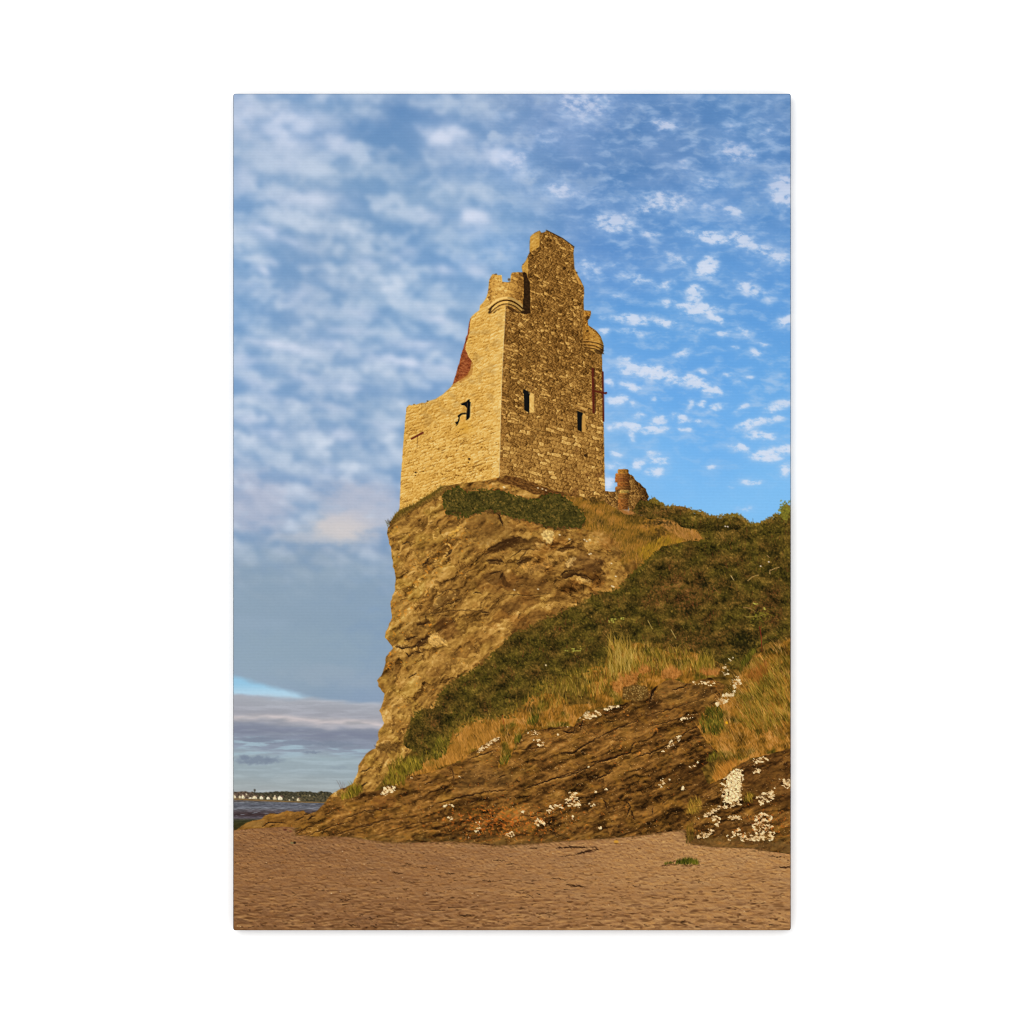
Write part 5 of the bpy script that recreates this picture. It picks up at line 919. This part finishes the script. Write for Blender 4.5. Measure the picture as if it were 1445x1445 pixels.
for codes, gain in [((TOWER, TURRET, TURRET + 100), (1.04, .98, .89)), ((CLIFF,), (1.03, 1.0, .98)), ((IVY,), (1.20, .98, 1.08)), ((OUTCROP, ROCK), (1.12, 1.05, 1.02)), ((SHRUB,), (1.10, 1.03, 1.04)), ((GRASS,), (1.02, .98, 1.0)), ((BEACH,), (1.01, 1.0, .94)), ((RUIN,), (1.06, 1.06, 1.0))]:
    m = (blur(np.isin(lab, codes).astype(np.float32), 1) * sstep(.85, .6, img.mean(-1)))[..., None]
    img = img * (1 + m * (np.array(gain, np.float32) - 1))
land = blur(np.isin(lab, (SKY, SEA, SHORE), invert=True).astype(np.float32), 1)[..., None]       # the print's own sharpening
img = img + .22 * land * (img - np.stack([blur(img[..., k], 2) for k in range(3)], -1))
img = np.clip(img, 0, 1)

# ----------------------------------------------------------------------------------------
# THE CANVAS: a thing (Empty at its base) > stretched wrap, printed areas > printed details
# ----------------------------------------------------------------------------------------
def lin(c): return np.where(c <= .04045, c / 12.92, ((c + .055) / 1.055) ** 2.4)
ink = np.concatenate([lin(img) / GAIN, np.ones((PH, PW, 1), np.float32)], -1).astype(np.float32)
BASE_Z = -(PH / 2) * M_PX
root = bpy.data.objects.new('canvas_print', None); S.collection.objects.link(root)
root.empty_display_size = .05; root.location = (0, 0, CZ + BASE_Z)
root['label'] = 'unframed canvas print of a ruined stone castle on a cliff, on white wall'
root['category'] = 'canvas print'
INK = ink_mat()
EDGE = 1.5                                       # how far in, in pixels, the fold begins
def loc(px, py, y):                              # photo pixel -> metres in the canvas' own space
    return ((px - PX0 - PW / 2) * M_PX, y, (PY0 + PH - py) * M_PX)
gx = np.clip(GX, PX0 + EDGE, PX0 + PW - EDGE); gy = np.clip(GY, PY0 + EDGE, PY0 + PH - EDGE)
VX = (gx - PX0 - PW / 2) * M_PX; VZ = (PY0 + PH - gy) * M_PX
RAD = 3.2                                        # rounded corners of the fold
dx = np.maximum(np.maximum(PX0 + RAD - GX, GX - (PX0 + PW - RAD)), 0); dy = np.maximum(np.maximum(PY0 + RAD - GY, GY - (PY0 + PH - RAD)), 0)
keep = np.hypot(dx, dy) <= RAD - EDGE + .75
cell_ok = keep[:-1, :-1] & keep[1:, :-1] & keep[:-1, 1:] & keep[1:, 1:]
def printed(name, code, parent, label=None):
    codes = code if isinstance(code, tuple) else (code,)
    m = np.isin(lab[:-1, :-1], codes) & cell_ok
    j, i = np.nonzero(m)
    if len(j) == 0: return None
    q = np.stack([j * PW + i, (j + 1) * PW + i, (j + 1) * PW + i + 1, j * PW + i + 1], 1)
    u, inv = np.unique(q.ravel(), return_inverse=True)
    me = bpy.data.meshes.new(name)
    me.vertices.add(len(u)); me.loops.add(q.size); me.polygons.add(len(q))
    co = np.stack([VX.ravel()[u], np.full(len(u), -THICK), VZ.ravel()[u]], 1).astype(np.float32)
    me.vertices.foreach_set('co', co.ravel())
    me.loops.foreach_set('vertex_index', inv.astype(np.int32).ravel())
    me.polygons.foreach_set('loop_start', np.arange(0, q.size, 4, dtype=np.int32))
    try: me.polygons.foreach_set('loop_total', np.full(len(q), 4, np.int32))
    except Exception: pass
    me.update(calc_edges=True)
    a = me.color_attributes.new('ink', 'FLOAT_COLOR', 'POINT'); a.data.foreach_set('color', ink.reshape(-1, 4)[u].ravel())
    me.materials.append(INK)
    o = bpy.data.objects.new(name, me); S.collection.objects.link(o); o.parent = parent
    if label: o['label'] = label
    return o
printed('printed_sky', SKY, root, 'blue sky with soft rippled clouds')
castle = printed('printed_castle', TOWER, root, 'tall ruined tower of golden rubble stone')
printed('brickwork', BRICK, castle, 'broken edge of red brick')
printed('window', WINDOW, castle, 'upper slit window in the shaded wall')
printed('window', 140, castle, 'lower slit window in the shaded wall')
printed('window', 141, castle, 'broken window in the sunlit wall')
printed('turret', TURRET, castle, 'round corner turret with a moulded corbel')
printed('turret', TURRET + 100, castle, 'broken corner turret against the sky')
printed('iron_bar', TIE, castle, 'red iron bar on the sunlit wall')
printed('iron_bar', TIE + 100, castle, 'red iron bars joined like the letter H')
printed('printed_wall', RUIN, root, 'stump of ruined garden wall beside the tower')
printed('printed_cliff', CLIFF, root, 'ochre rock face below the tower')
printed('printed_ivy', IVY, root, 'dark green ivy along the cliff top')
printed('printed_shrubbery', SHRUB, root, 'dark green and brown bushes on the slope')
printed('printed_grass', GRASS, root, 'dry orange and yellow grass')
printed('printed_outcrop', OUTCROP, root, 'brown layered rock with white lichen')
printed('printed_rocks', ROCK, root, 'low rocks at the edge of the beach')  # several low shore rocks in one mesh
beach_o = printed('printed_beach', BEACH, root, 'brown sandy beach')
printed('seaweed', WEED, beach_o); printed('seaweed', WEED + 100, beach_o)
printed('grass_tuft', TUFT, beach_o)
printed('printed_sea', SEA, root, 'grey sea at low tide')
shore_o = printed('printed_shore', SHORE, root, 'far wooded shore')
for k in range(NHOUSE): printed('house', 120 + k, shore_o)

# the stretched canvas itself: rounded fold, sides and back
def outline(inset, n=5):
    x0, x1, y0, y1 = PX0 + inset, PX0 + PW - inset, PY0 + inset, PY0 + PH - inset; r = max(RAD - inset, .8); P = []
    for (cx_, cy_, a0) in ((x1 - r, y1 - r, 0), (x0 + r, y1 - r, 90), (x0 + r, y0 + r, 180), (x1 - r, y0 + r, 270)):
        P += [(cx_ + r * math.cos(math.radians(a0 + 90 * k / n)), cy_ + r * math.sin(math.radians(a0 + 90 * k / n))) for k in range(n + 1)]
    out = []; m = len(P)
    for k in range(m):
        a, b = P[k], P[(k + 1) % m]; seg = max(1, int(round(SEGS[k % (n + 1) == n and (k // (n + 1)) % 2])) if k % (n + 1) == n else 1)
        out += [(a[0] + (b[0] - a[0]) * s / seg, a[1] + (b[1] - a[1]) * s / seg) for s in range(seg)]
    return out
SEGS = (260, 390)
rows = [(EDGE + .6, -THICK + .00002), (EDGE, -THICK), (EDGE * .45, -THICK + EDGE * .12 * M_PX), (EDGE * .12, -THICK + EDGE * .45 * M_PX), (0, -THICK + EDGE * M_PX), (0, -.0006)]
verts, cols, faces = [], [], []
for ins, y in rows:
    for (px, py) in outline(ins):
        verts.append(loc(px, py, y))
        i, j = min(max(int(px - PX0), 2), PW - 3), min(max(int(py - PY0), 2), PH - 3)
        c = ink[j - 1:j + 2, i - 1:i + 2].mean((0, 1)); f = FOLD_SHADE if ins < EDGE else 1.
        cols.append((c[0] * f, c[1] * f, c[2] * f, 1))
n = len(outline(0))
for r in range(len(rows) - 1):
    for k in range(n):
        faces.append((r * n + k, r * n + (k + 1) % n, (r + 1) * n + (k + 1) % n, (r + 1) * n + k))
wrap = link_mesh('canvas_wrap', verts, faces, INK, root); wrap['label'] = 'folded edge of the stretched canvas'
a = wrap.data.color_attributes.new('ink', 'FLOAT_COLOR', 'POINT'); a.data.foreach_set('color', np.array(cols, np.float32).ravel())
back = link_mesh('canvas_back', [loc(x, y, -.0007) for x, y in outline(.4)], [tuple(range(n))], cloth_mat(), root)
